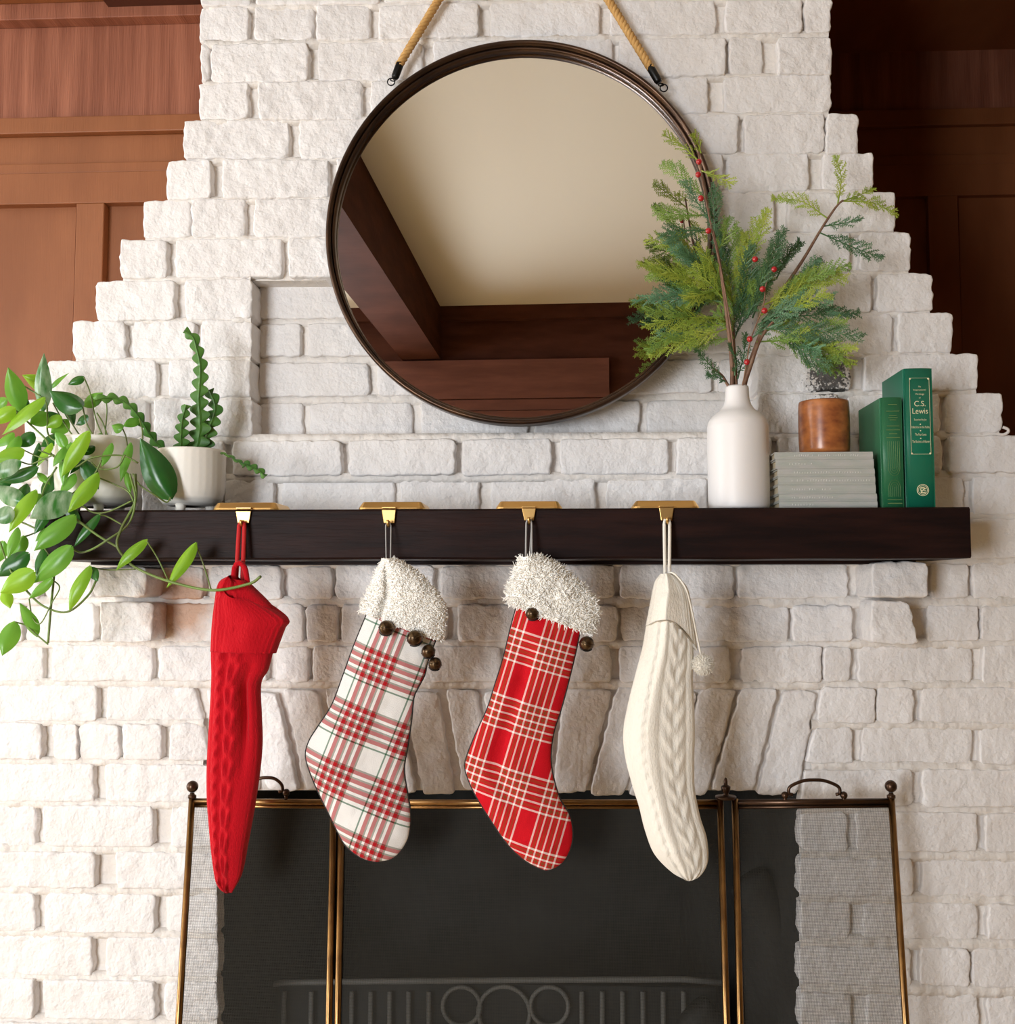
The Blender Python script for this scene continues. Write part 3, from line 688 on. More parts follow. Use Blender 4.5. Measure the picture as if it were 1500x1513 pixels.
def fleece(cuff, n, seed, ln=0.0085, rr_=0.0007):
    rnd = random.Random(seed); m = MB(); fs = [f for f in cuff.f if len(f) == 4]
    V = [Vector(v) for v in cuff.v]
    cand = []
    for f in fs:
        nn = (V[f[1]] - V[f[0]]).cross(V[f[2]] - V[f[0]])
        cand.append((nn.length + (V[f[3]] - V[f[0]]).cross(V[f[2]] - V[f[0]]).length, nn.normalized() if nn.length > 0 else Vector((0, -1, 0)), f))
    import bisect
    acc = []; s = 0
    for c in cand: s += c[0]; acc.append(s)
    cen = sum(V, Vector()) / len(V)
    for i in range(n):
        A_, nn, f = cand[min(len(cand) - 1, bisect.bisect(acc, rnd.random() * s))]
        p = V[f[0]].lerp(V[f[1]], rnd.random()).lerp(V[f[3]].lerp(V[f[2]], rnd.random()), rnd.random())
        if nn.dot(p - cen) < 0: nn = -nn
        d = (nn * .55 + Vector((rnd.gauss(0, .6), rnd.gauss(0, .3), rnd.gauss(-.25, .6)))).normalized()
        c = Vector((rnd.gauss(0, 1), rnd.gauss(0, .6), rnd.gauss(0, 1))) * 0.5
        l = ln * rnd.uniform(.6, 1.25)
        m.tube([p - nn * .001, p + d * l * .5 + c * l * .25, p + d * l * .75 + c * l * .75], [rr_, rr_ * .9, rr_ * .4], 3, caps=False)
    return m
def bell(parent, px, py, r, Y):
    c = P(px, py, Y); R = r * S(Y)
    o = obj('jingle_bell', MB().sphere(c, R, 20, 14), M_BELL, parent)
    tl = Matrix.Rotation(random.uniform(-.5, .5), 3, 'Y')
    obj('seam_band', MB().tube([c + tl @ Vector((math.cos(t) * R * 1.0, math.sin(t) * R * 1.0, 0)) for t in [2 * PI * k / 28 for k in range(28)]], R * .09, 6, closed=True), M_BELL, o)
    pts = [c + tl @ Vector((math.sin(t) * R * .99, -math.sqrt(max(0, .12)) * R * 0 - abs(math.cos(t)) * R * .25, -math.cos(t) * R * .96)) for t in [(-.9 + 1.8 * k / 10) for k in range(11)]]
    obj('slot', MB().tube(pts, R * .12, 6), M_IRON, o)
SY = MF - 0.030
# --- red knit stocking
Lr = [(341, 850), (324, 863), (317, 905), (313, 960), (314, 1000), (311, 1060), (308, 1110), (307, 1170), (311, 1225), (316, 1275), (321, 1305), (332, 1319)]
Rr = [(358, 862), (388, 888), (408, 925), (398, 985), (386, 1010), (387, 1060), (388, 1095), (385, 1135), (377, 1190), (367, 1245), (358, 1290), (343, 1319)]
def cable(s, v, p, c0, wd, plen, amp):
    ph = p.z / plen * 2 * PI
    s1 = c0 + math.sin(ph) * wd * .5; s2 = c0 - math.sin(ph) * wd * .5
    f = lambda q: math.exp(-((s - q) / (wd * .40)) ** 2)
    d1, d2 = f(s1) * (1 + .35 * math.cos(ph)), f(s2) * (1 - .35 * math.cos(ph))
    return amp * max(d1, d2) - amp * .5 * (math.exp(-((s - c0 + wd * 1.15) / .03) ** 2) + math.exp(-((s - c0 - wd * 1.15) / .03) ** 2))
def chev(s, p, c0, hw_, per, amp):
    q = abs(s - c0)
    if q > hw_ * 1.25: return 0
    return amp * (.5 + .5 * math.sin(2 * PI * (p.z / per - q / hw_ * .9))) ** 1.5 * max(0, 1 - (q / hw_ / 1.15) ** 4) - amp * .7 * math.exp(-(q / .018) ** 2) - amp * .6 * math.exp(-((q - hw_ * 1.12) / .03) ** 2)
def red_d(s, v, p):
    d = cable(s, v, p, .22, .10, .046, .0040) + chev(s, p, .47, .15, .034, .0046) + .0012 * math.sin(s * 2 * PI * 15)
    d -= .020 * math.exp(-((s - .73) / .07) ** 2) * max(0, min(1, (v - .25) * 8)) * max(0, min(1, (.66 - v) * 5))
    return d + nz(p.x, 0, p.z, 25) * .002
def mk_stocking(label, group='stockings hung along the mantel'):
    return label
s1 = thing('christmas_stocking', (P(348, 1319, SY).x, SY, P(348, 1319, SY).z), 'solid red cable-knit stocking hanging below the trailing vine', 'stocking', 'stockings hanging from the mantel')
obj('body', sock(Lr, Rr, SY, 0.026, 150, 72, disp=red_d), M_REDK, s1)
Lcf = [(336, 853), (321, 872), (317, 900), (313, 935), (312, 966)]
Rcf = [(357, 872), (392, 893), (425, 912), (418, 940), (405, 966)]
obj('cuff', sock([(334, 868), (322, 880), (317, 905), (314, 935), (313, 962)], [(372, 880), (425, 913), (422, 928), (414, 948), (408, 965)], SY, lambda v: .033, 36, 96,
    disp=lambda s, v, p: .0016 * math.sin(s * 2 * PI * 16) + nz(p.x, 0, p.z, 30) * .003, toe=False, backtop=((8, -21), (-4, -8), .8), sag=lambda v: 9 * (1 - v)), M_REDK, s1)
obj('inner_lining', sock([(338, 854), (330, 875), (325, 905)], [(366, 858), (405, 898), (410, 925)], SY, .022, 10, 40, toe=False), M_REDK, s1)
h = HOOKP[0]
obj('hanging_loop', strand_loop(MB(), h + Vector((0, 0, .003)), P(349, 858, SY + .005), P(358, 862, SY + .005), .0033), M_RCORD, s1)
obj('hanging_tab', MB().tube(spline([P(345, 860, SY - .004), P(347, 838, SY), P(354, 832, SY), P(362, 840, SY), P(366, 864, SY - .004)], 14), .0042, 8), M_REDK, s1)
# --- white plaid stocking
def piping(mb, chain, Y, r=.0017, n=60): return mb.tube([P(q.x, q.y, Y) for q in spline([(a, b, 0) for a, b in chain], n)], r, 6)
Lp = [(545, 900), (540, 913), (524, 952), (508, 996), (491, 1041), (472, 1071), (457, 1095), (452, 1117), (460, 1145), (473, 1175), (486, 1201), (496, 1222), (511, 1249), (534, 1267), (556, 1273)]
Rp = [(648, 935), (640, 955), (631, 980), (627, 998), (613, 1025), (610, 1040), (608, 1062), (602, 1105), (597, 1136), (602, 1172), (606, 1197), (606, 1221), (600, 1245), (582, 1267), (558, 1273)]
s2 = thing('christmas_stocking', (P(540, 1273, SY).x, SY, P(540, 1273, SY).z), 'white stocking with red and green plaid and ivory sherpa cuff', 'stocking', 'stockings hanging from the mantel')
flat = lambda s, v: min(1, (4 * s * (1 - s)) ** .55)
obj('body', sock(Lp, Rp, SY, .016, 90, 44, prof=flat, disp=lambda s, v, p: nz(p.x, 0, p.z, 14) * .006 + nz(p.x, 0, p.z, 40) * .0018), M_PL1, s2)
obj('piping', piping(MB(), Lp + Rp[::-1], SY + .001, n=110), M_PIPE, s2)
Lc1 = [(568, 826), (557, 845), (547, 868), (537, 886), (531, 903)]; Rc1 = [(581, 825), (611, 841), (638, 866), (658, 898), (652, 948)]
cf = sock(Lc1, Rc1, SY - .002, .024, 30, 40, prof=lambda s, v: flat(s, v) - .5 * math.exp(-((s - .28) / .05) ** 2) * min(1, v * 3), disp=lambda s, v, p: nz(p.x, 0, p.z, 60) * .004, toe=False)
cu = obj('cuff', cf, M_FLEECE, s2); obj('fleece', fleece(cf, 8000, 1, .0038, .0009), M_FLEECE, cu, kind='stuff')
h = HOOKP[1]
obj('hanging_loop', strand_loop(MB(), h + Vector((0, 0, .002)), P(571, 832, SY), P(577, 832, SY), .0010), M_WCORD, s2)
for (x, y, r) in ((571, 928, 11.5), (613, 943, 12), (633, 963, 10.5), (643, 981, 10)): bell(s2, x, y, r, SY - .030 if x < 620 else SY - .018)
# --- red plaid stocking
Lq = [(768, 880), (764, 894), (755, 927), (744, 972), (731, 1014), (720, 1048), (702, 1087), (689, 1121), (688, 1138), (700, 1169), (724, 1209), (752, 1249), (779, 1273), (806, 1286)]
Rq = [(862, 915), (856, 938), (850, 966), (839, 1011), (829, 1048), (820, 1075), (815, 1100), (814, 1126), (819, 1154), (828, 1182), (842, 1206), (846, 1237), (839, 1263), (826, 1279), (809, 1286)]
s3 = thing('christmas_stocking', (P(780, 1286, SY).x, SY, P(780, 1286, SY).z), 'red plaid stocking with shaggy ivory cuff and two bells', 'stocking', 'stockings hanging from the mantel')
def fold3(s, v, p): return nz(p.x, 0, p.z, 14) * .005 + nz(p.x, 0, p.z, 40) * .0015 - .010 * math.exp(-((s - .33 - .2 * max(0, v - .4)) / .08) ** 2) * max(0, min(1, (v - .1) * 6)) * max(0, min(1, (.8 - v) * 4))
obj('body', sock(Lq, Rq, SY, .017, 90, 44, prof=flat, disp=fold3), M_PL2, s3)
obj('piping', piping(MB(), Lq + Rq[::-1], SY + .001, n=110), M_PIPE, s3)
Lc2 = [(771, 824), (761, 846), (753, 866), (749, 880), (752, 892)]; Rc2 = [(791, 822), (820, 834), (850, 858), (882, 893), (874, 938)]
cf = sock(Lc2, Rc2, SY - .002, .025, 30, 40, prof=flat, disp=lambda s, v, p: nz(p.x, 0, p.z, 45) * .005, toe=False)
cu = obj('cuff', cf, M_FLEECE, s3); obj('fleece', fleece(cf, 7000, 2, .0066, .0009), M_FLEECE, cu, kind='stuff')
h = HOOKP[2]
obj('hanging_loop', strand_loop(strand_loop(MB(), h + Vector((0, 0, .002)), P(778, 830, SY), P(782, 830, SY), .0010), h + Vector((0, -.002, .002)), P(777, 830, SY), P(786, 830, SY), .0014), M_WCORD, s3)
for (x, y, r) in ((787, 907, 10), (867, 951, 11)): bell(s3, x, y, r, SY - .024 if x < 820 else SY - .012)
# --- ivory knit stocking
Lw_ = [(962, 890), (955, 924), (949, 958), (940, 992), (928, 1040), (921, 1081), (924, 1120), (936, 1166), (944, 1191), (953, 1227), (967, 1262), (993, 1289), (1015, 1301)]
Rw_ = [(1016, 890), (1022, 930), (1025, 967), (1024, 1004), (1026, 1041), (1027, 1081), (1026, 1127), (1027, 1166), (1035, 1207), (1045, 1240), (1046, 1274), (1034, 1295), (1018, 1301)]
s4 = thing('christmas_stocking', (P(985, 1301, SY).x, SY, P(985, 1301, SY).z), 'ivory cable-knit stocking with a pompom on a cord', 'stocking', 'stockings hanging from the mantel')
def wprof(s, v):
    pk = .42 - .10 * math.sin(v * 3)
    return (s / pk) ** .75 if s < pk else max(0, (1 - s) / (1 - pk)) ** .62
def wd(s, v, p): return cable(s, v, p, .20, .085, .036, .0030) + chev(s, p, .68, .17, .032, .0034) + .0008 * math.sin(s * 2 * PI * 17) + nz(p.x, 0, p.z, 18) * .003
obj('body', sock(Lw_, Rw_, SY, .030, 170, 80, prof=wprof, disp=wd), M_WHK, s4)
obj('cuff', sock([(976, 848), (967, 861), (961, 890), (954, 926)], [(992, 847), (1008, 858), (1020, 882), (1031, 962)], SY, lambda v: .020 + .016 * min(1, v * 2), 40, 96,
    prof=lambda s, v: wprof(s, v * .5), disp=lambda s, v, p: .0011 * math.sin(s * 2 * PI * 15), toe=False, sag=lambda v: -26 * max(0, v - .3) / .7), M_WHK, s4)
h = HOOKP[3]
obj('hanging_loop', strand_loop(MB(), h + Vector((0, 0, .0025)), P(983, 854, SY), P(989, 854, SY), .0026), M_WHK, s4)
obj('tassel_cord', MB().tube(spline([P(988, 846, SY - .010), P(997, 848, SY - .026), P(1013, 868, SY - .026), P(1022, 900, SY - .018), P(1029, 935, SY - .012), P(1036, 968, SY - .010)], 30), .0014, 6), M_WHK, s4)
pc = P(1039, 982, SY - .010); pr = 15.5 * S(SY)
pm = MB().sphere(pc, pr * .86, 20, 14); po = obj('pompom', pm, M_WHK, s4)
obj('pile', fleece(pm, 2600, 5, .0030, .0005), M_WHK, po, kind='stuff')
# ------------------------------------------------------------------ brass fire screen
YT, YB_ = -0.075, -0.20         # leans: top against the wall, foot forward
zA = P(750, 1185, YT).z
def lean(z): return lerp(YT, YB_, max(0, (zA - z) / (zA - 0.125)))
def pt_on(px, py):
    """point of the leaning screen plane seen at px,py"""
    Y = YT
    for _ in range(8): Y = lean(P(px, py, Y).z)
    return P(px, py, Y)
def down(px_t, py_t, px_b, py_b):
    a = pt_on(px_t, py_t); b = pt_on(px_b, py_b); d = (b - a) / (a.z - b.z); return a, a + d * (a.z - 0.125)
M_MESH = bpy.data.materials.new('woven_wire_mesh'); M_MESH.use_nodes = True
nt = M_MESH.node_tree; b = nt.nodes['Principled BSDF']
b.inputs['Base Color'].default_value = (0.046, 0.042, 0.034, 1); b.inputs['Roughness'].default_value = 0.7; b.inputs['Specular IOR Level'].default_value = 0.15
pos = nd(nt, 'ShaderNodeNewGeometry').outputs['Position']; sx = nd(nt, 'ShaderNodeSeparateXYZ'); nt.links.new(pos, sx.inputs[0])
fx = mth(nt, 'LESS_THAN', mth(nt, 'FRACT', mth(nt, 'MULTIPLY', sx.outputs[0], 1 / .0017)), 0.21)
fz = mth(nt, 'LESS_THAN', mth(nt, 'FRACT', mth(nt, 'MULTIPLY', sx.outputs[2], 1 / .0017)), 0.21)
mk = mth(nt, 'MAXIMUM', fx, fz)
tr = nd(nt, 'ShaderNodeBsdfTransparent'); mx = nd(nt, 'ShaderNodeMixShader')
nt.links.new(mk, mx.inputs[0]); nt.links.new(tr.outputs[0], mx.inputs[1]); nt.links.new(b.outputs[0], mx.inputs[2]); nt.links.new(mx.outputs[0], nt.nodes['Material Output'].inputs[0])
p0 = pt_on(750, 1187)
fs_ = thing('fire_screen', (p0.x, -0.18, 0.12), 'three-panel brass fire screen with wire mesh leaning at the fireplace', 'fire screen')
def panel(l, r, yt, knob_l=None, knob_r=None, handle=None, rr=.0052, rail=.0048):
    (lt, lb), (rt, rb) = down(*l), down(*r)
    fr = MB().tube([lt, lb], rr, 12)
    o = obj('panel_frame', fr, M_ABRASS, fs_)
    obj('post', MB().tube([rt, rb], rr, 12), M_ABRASS, o)
    zoff = Vector((0, 0, -0.006))
    obj('top_rail', MB().tube([lt + zoff, rt + zoff], rail, 10).tube([lt + zoff * 2.2, rt + zoff * 2.2], rail * .55, 8), M_ABRASS if not handle or handle[2] else M_BRONZE, o)
    obj('bottom_rail', MB().tube([lb + Vector((0, 0, .02)), rb + Vector((0, 0, .02))], rail, 10), M_ABRASS, o)
    d = Vector((0, .001, 0))
    obj('wire_mesh', MB().add([lt + zoff + d, rt + zoff + d, rb + d, lb + d], [(3, 2, 1, 0)]), M_MESH, o, smooth=False)
    for k, q in ((knob_l, lt), (knob_r, rt)):
        if k == 'ball':
            obj('finial', MB().lathe(q + Vector((0, 0, -.001)), [(.0065, 0), (.0065, .004), (.0035, .006), (.0035, .008)], 14).sphere(q + Vector((0, 0, .0165)), .0092, 16, 12), M_BRONZE, o)
        if k == 'urn':
            obj('finial', MB().lathe(q + Vector((.009, 0, 0)), [(.016, 0), (.016, .004), (.0055, .005), (.0042, .008), (.0065, .012), (.0075, .018), (.006, .0195), (.003, .021), (.003, .026), (.0022, .030), (0.0003, .032)], 14), M_BRONZE, o)
    if handle:
        a, b2 = pt_on(handle[0], yt - 12), pt_on(handle[1], yt - 12)
        hh = .017
        m = MB().tube(spline([a + Vector((.012, 0, .001)), a + Vector((.006, 0, .003)), a + Vector((.008, 0, hh * .75)), a.lerp(b2, .3) + Vector((0, 0, hh * 1.25)), a.lerp(b2, .5) + Vector((0, 0, hh * 1.35)), a.lerp(b2, .7) + Vector((0, 0, hh * 1.25)), b2 + Vector((-.008, 0, hh * .75)), b2 + Vector((-.006, 0, .003)), b2 + Vector((-.012, 0, .001))], 40), .0026, 8)
        m.sphere(a, .0058, 12, 8).sphere(b2, .0058, 12, 8); m.tube([a, a - Vector((0, 0, .012))], .003, 8).tube([b2, b2 - Vector((0, 0, .012))], .003, 8)
        obj('handle', m, M_BRONZE, o)
    return o
panel((284, 1178, 264, 1513), (493, 1180, 486, 1513), 1183, 'ball', None, (365, 423, 1))
panel((505, 1180, 499, 1513), (1064, 1180, 1074, 1513), 1187, None, 'urn', None)
panel((1086, 1180, 1094, 1513), (1317, 1178, 1339, 1513), 1187, None, 'ball', (1160, 1247, 0))
# ------------------------------------------------------------------ grate inside the firebox
GY = 0.20
gt = thing('fire_grate', (P(780, 1450, GY).x, GY, .13), 'ash-coated cast iron fire grate with ring scrolls behind the screen', 'fire grate')
obj('top_bar', MB().tube([P(330, 1462, GY), P(420, 1452, GY), P(560, 1450, GY), P(800, 1448, GY), P(1010, 1447, GY), P(1070, 1452, GY)], .0055, 8), M_ASH, gt)
for (x, y, r) in ((682, 1487, 27), (745, 1497, 37), (812, 1487, 27)):
    c = P(x, y, GY); obj('ring', MB().tube([c + Vector((math.cos(t), 0, math.sin(t))) * r * S(GY) for t in [2 * PI * k / 32 for k in range(32)]], .004, 8, closed=True), M_ASH, gt)
for x in (520, 548, 576, 604, 634, 860, 890, 920, 950, 980, 1010, 380, 420, 460):
    a_ = P(x, 1462, GY); obj('picket', MB().tube([a_ + Vector((0, 0, -.004)), Vector((a_.x, GY, .13))], .0045, 8), M_ASH, gt)
ct = obj('front_panel', MB().box((P(340, 1500, GY).x, GY + .012, .135), (P(1060, 1500, GY).x, GY + .018, P(750, 1458, GY).z)), M_SOOT, gt, smooth=False)
for (pts, r, lab) in (([(1105, 1300), (1190, 1420), (1230, 1500)], .036, 'charred log standing at the right of the firebox'), ([(1020, 1500), (1080, 1560), (1110, 1640)], .04, 'thick charred log low at the right of the firebox')):
    q = spline([P(x, y, .12) for x, y in pts], 16)
    m = MB().tube(q, [r * (1 + .15 * nz(v.x, v.y, v.z, 20)) for v in q], 14)
    setp(obj('charred_log', m, M_SOOT), lab, 'log', 'charred logs')
# ------------------------------------------------------------------ vase with cedar and berries
VY = -0.105
vb = P(1092, 748, VY); sv = S(VY); VC = Vector((vb.x, VY, MTOP + .0005))
hgt = lambda py: P(1092, py, VY).z - MTOP
vr = lambda w_: w_ * sv * .5
pr_ = [(vr(80), 0), (vr(86), .003), (vr(88.5), .012), (vr(89.5), hgt(700)), (vr(89.5), hgt(640)), (vr(88), hgt(629)), (vr(82), hgt(621)), (vr(68), hgt(613)), (vr(50), hgt(606)), (vr(40), hgt(598)), (vr(35.5), hgt(589)), (vr(34), hgt(578)), (vr(33.5), hgt(573)), (vr(32), hgt(571.5)), (vr(29), hgt(572)), (vr(28), hgt(580)), (vr(28), hgt(600)), (0, hgt(602))]
pr_ = [(p.x, p.y) for p in [q for q in spline([(a, b, 0) for a, b in pr_[1:14]], 60)]]
pr_ = [(vr(80), 0)] + pr_ + [(vr(29), hgt(572)), (vr(28), hgt(580)), (vr(28), hgt(610)), (0.0, hgt(611))]
setp(obj('bottle_vase', MB().lathe(VC, pr_, 64), M_VASE), 'matte white bottle-shaped vase holding evergreen branches', 'vase')
mouth = Vector((VC.x, VY, MTOP + hgt(600)))
rnd = random.Random(11)
def frond(p0, p1, wd_, side_d, dens=1.0, bow=0.1):
    """feathery cedar spray: rachis, side branchlets, scale needles"""
    m = MB(); ax = p1 - p0; L = ax.length
    up = Vector((0, -1, 0)); lat = ax.cross(up).normalized(); up = lat.cross(ax).normalized()
    up = (up + lat * rnd.uniform(-.5, .5)).normalized(); lat = ax.cross(up).normalized()
    bl = rnd.uniform(-1, 1) * bow * L
    pts = spline([p0, p0.lerp(p1, .5) + lat * bl + up * L * .05, p1 + Vector((0, 0, -L * .04))], 12)
    m.tube(pts, [.0013 * (1 - .7 * i / 11) for i in range(12)], 4, caps=False)
    nb_ = max(6, int(L / .0052 * dens))
    def needles(a, b, n, ln):
        d = (b - a).normalized(); q = d.cross(up); q = q.normalized() if q.length > 1e-6 else lat
        for i in range(n):
            t = (i + .3) / n; c = a.lerp(b, t)
            for sg in (1, -1):
                dd = (d * .9 + q * sg * rnd.uniform(.45, .75) + up * rnd.uniform(-.35, .45)).normalized()
                l = ln * rnd.uniform(.75, 1.2) * (1 - .3 * t); s_ = dd.cross(up).normalized() * ln * .105
                m.add([c, c + dd * l * .45 + s_, c + dd * l, c + dd * l * .45 - s_ + up * ln * .05], [(0, 1, 2, 3)])
    for k in range(nb_):
        t = .10 + .88 * k / nb_; i = min(10, int(t * 11)); c = pts[i].lerp(pts[i + 1], t * 11 - i); tg = (pts[i + 1] - pts[i]).normalized()
        sg = 1 if k % 2 else -1
        lb = wd_ * .62 * (math.sin(PI * min(1, (t * .80 + .16))) ** .7) * rnd.uniform(.65, 1.15)
        dr = (tg * 1.0 + lat * sg * rnd.uniform(.45, .95) + up * rnd.uniform(-.6, .6)).normalized()
        e = c + dr * lb + tg * lb * .15
        m.tube([c, c.lerp(e, .5) + up * lb * .04, e], [.0008, .0007, .0004], 3, caps=False)
        needles(c, e, max(4, int(lb / .0030)), .0066)
        if lb > .02:
            for f_ in (.35, .6):
                c2 = c.lerp(e, f_); e2 = c2 + (dr + lat * sg * .6 * (1 if f_ < .5 else -1) + up * rnd.uniform(-.3, .3)).normalized() * lb * .42
                needles(c2, e2, max(3, int(lb * .42 / .0030)), .0060)
    needles(pts[8], pts[11], 8, .006)
    return m
BY_ = VY
def pq(px, py, dy=0.0): return P(px, py, BY_ + dy)
BRANCH = [
 ('tall cedar branch with berries rising in front of the mirror', [(1086, 600), (1082, 545), (1076, 480), (1068, 420), (1060, 370), (1048, 315), (1038, 262), (1032, 225)], [
   (1033, 238, 979, 196, 30, 0), (1036, 226, 1024, 196, 26, 0), (1036, 252, 1085, 270, 30, 0), (1042, 292, 978, 238, 34, 1), (1046, 318, 964, 308, 40, 1), (1050, 340, 975, 345, 36, 2),
   (1058, 350, 1056, 270, 34, 2), (1052, 330, 1010, 262, 30, 3), (1060, 372, 1075, 320, 34, 1)]),
 ('bushy cedar branch spreading left over the mirror rim', [(1088, 600), (1083, 540), (1078, 500), (1068, 465), (1052, 440), (1030, 425)], [
   (1062, 425, 942, 385, 46, 0), (1066, 446, 934, 440, 48, 3), (1070, 470, 948, 478, 46, 0), (1074, 486, 958, 522, 42, 0), (1062, 415, 953, 348, 44, 0), (1066, 425, 985, 352, 44, 1),
   (1074, 480, 982, 500, 40, 0), (1070, 452, 998, 415, 44, 1), (1066, 420, 1006, 366, 40, 2), (1080, 500, 1000, 508, 34, 1), (1066, 440, 1010, 452, 44, 1), (1060, 430, 1010, 440, 44, 0), (1072, 470, 1028, 482, 40, 2), (1068, 440, 1020, 395, 44, 0)]),
 ('upright cedar branch in the middle of the vase', [(1090, 600), (1087, 550), (1084, 500), (1084, 450), (1086, 400)], [
   (1084, 470, 1090, 328, 44, 1), (1086, 440, 1136, 302, 36, 0), (1084, 450, 1040, 366, 40, 1), (1084, 430, 1064, 338, 40, 2), (1088, 460, 1112, 362, 42, 2), (1082, 445, 1046, 398, 44, 0),
   (1084, 468, 1056, 424, 46, 0), (1090, 470, 1104, 404, 46, 0), (1086, 500, 1098, 440, 42, 2), (1084, 480, 1120, 420, 44, 1), (1084, 500, 1060, 455, 40, 1)]),
 ('cedar branch fanning right toward the books', [(1098, 600), (1108, 545), (1122, 505), (1140, 478), (1165, 460), (1190, 450)], [
   (1120, 480, 1234, 436, 44, 3), (1124, 466, 1243, 398, 44, 0), (1132, 486, 1277, 492, 40, 2), (1140, 470, 1272, 458, 40, 2), (1118, 505, 1252, 532, 42, 1), (1120, 490, 1192, 440, 44, 3),
   (1126, 474, 1216, 378, 40, 2), (1150, 498, 1244, 548, 44, 1), (1110, 500, 1176, 468, 42, 3), (1150, 430, 1252, 408, 38, 0), (1160, 490, 1226, 540, 44, 2), (1104, 470, 1152, 338, 40, 2), (1112, 470, 1184, 352, 38, 2),
   (1130, 450, 1200, 402, 44, 0), (1140, 505, 1200, 500, 40, 1), (1108, 460, 1140, 390, 44, 1), (1170, 500, 1262, 536, 36, 0)]),
 ('long bare-stemmed cedar branch reaching up to the right', [(1096, 600), (1106, 545), (1126, 490), (1150, 440), (1186, 385), (1214, 338), (1236, 305), (1246, 296)], [
   (1238, 302, 1234, 226, 26, 0), (1246, 297, 1328, 314, 30, 0), (1246, 297, 1292, 276, 20, 0), (1222, 322, 1140, 290, 30, 0), (1212, 344, 1306, 378, 34, 2), (1218, 334, 1272, 322, 28, 2)]),
 ('short dark cedar sprig low at the vase mouth', [(1082, 600), (1078, 572), (1068, 556), (1056, 545)], [
   (1068, 558, 1028, 512, 18, 2), (1072, 564, 1044, 552, 18, 2), (1090, 560, 1102, 488, 26, 2), (1086, 555, 1076, 505, 20, 2)]),
]
for bi, (lab, stem, fr_) in enumerate(BRANCH):
    t = thing('cedar_branch', mouth + Vector(((bi - 2.5) * .003, 0, 0)), lab, 'branch', 'evergreen branches in the white vase')
    dyb = [-.01, .015, 0.03, -.012, .02, -.02][bi]
    pts = [Vector((mouth.x + (bi - 2.5) * .004, VY + (bi % 3 - 1) * .006, P(0, 600, VY).z))]
    pts += [pq(x, y, dyb * min(1, (600 - y) / 120)) for x, y in stem[1:]]
    sp = spline(pts, 40)
    obj('stem', MB().tube(sp, [(.0036 if bi != 4 else .0042) * (1 - .62 * i / 39) for i in range(40)], 8), M_TWIG, t)
    for (x0, y0, x1, y1, wd_, mi) in fr_:
        d0 = dyb + rnd.uniform(-.012, .012); d1 = d0 + rnd.uniform(-.045, .035)
        d1 = min(d1, .07)
        obj('frond', frond(pq(x0, y0, d0), pq(x1, y1, d1), wd_ * S(VY), 0), M_CED[mi], t, smooth=False)
        if bi in (1, 2, 3):
            u = rnd.uniform(.25, .5); jx, jy = rnd.uniform(-22, 22), rnd.uniform(-24, 16)
            obj('frond', frond(pq(lerp(x0, x1, u), lerp(y0, y1, u), lerp(d0, d1, u)), pq(lerp(x0, x1, .92) + jx, lerp(y0, y1, .92) + jy, d1 + rnd.uniform(-.03, .02)), wd_ * .8 * S(VY), 0), M_CED[(mi + rnd.choice((0, 1, 3))) % 4], t, smooth=False)
BERRY = [[(1033, 239), (1032, 258), (1036, 293), (1047, 341)], [(1116, 383), (1144, 398), (1127, 427), (1130, 459), (1108, 501), (1104, 535)]]
BST = [[(1090, 590), (1082, 500), (1066, 400), (1052, 340), (1037, 262), (1033, 234)], [(1094, 590), (1103, 538), (1110, 500), (1128, 452), (1132, 420), (1142, 392)]]
for k in range(2):
    t = thing('berry_sprig', mouth + Vector((.004 * (k * 2 - 1), -.004, 0)), ('thin red-berry twig following the tall branch by the mirror', 'red-berry twig at the middle of the arrangement')[k], 'berry sprig', 'berry twigs in the white vase')
    obj('twig', MB().tube(spline([pq(x, y, -.035 if i else 0) for i, (x, y) in enumerate(BST[k])], 30), .0011, 6), M_TWIG, t)
    for (x, y) in BERRY[k]: obj('berry', MB().sphere(pq(x, y, -.042), 4.6 * S(VY - .04), 14, 10), M_BERRY, t)
# ------------------------------------------------------------------ stacked grey books
ys = [668, 678.5, 692, 703, 715, 728, 738.5, 748.6]
xs = [(1145.5, 1291), (1147, 1292), (1149.5, 1293), (1150, 1293.5), (1150, 1294), (1151, 1295.5), (1151, 1296)]
ordn = ['topmost thin grey cloth book of the stack under the amber cup', 'second thin grey book from the top of the stack', 'third thin grey book from the top of the stack',
        'middle thin grey book of the stack of seven', 'third thin grey book from the bottom of the stack', 'second thin grey book from the bottom of the stack', 'lowest thin grey book resting on the mantel']
GFY = MF + 0.022
zs_ = [P(1220, y, GFY).z for y in ys]; zk = (zs_[0] - MTOP) / (zs_[0] - zs_[-1]); zs_ = [MTOP + .0006 + (z - zs_[-1]) * zk for z in zs_]
marks = [(1175, 1268, 30), (1167, 1199, 8), (1174, 1272, 26), (1170, 1284, 30), (1170, 1226, 16), (1170, 1229, 17), (1170, 1200, 8)]
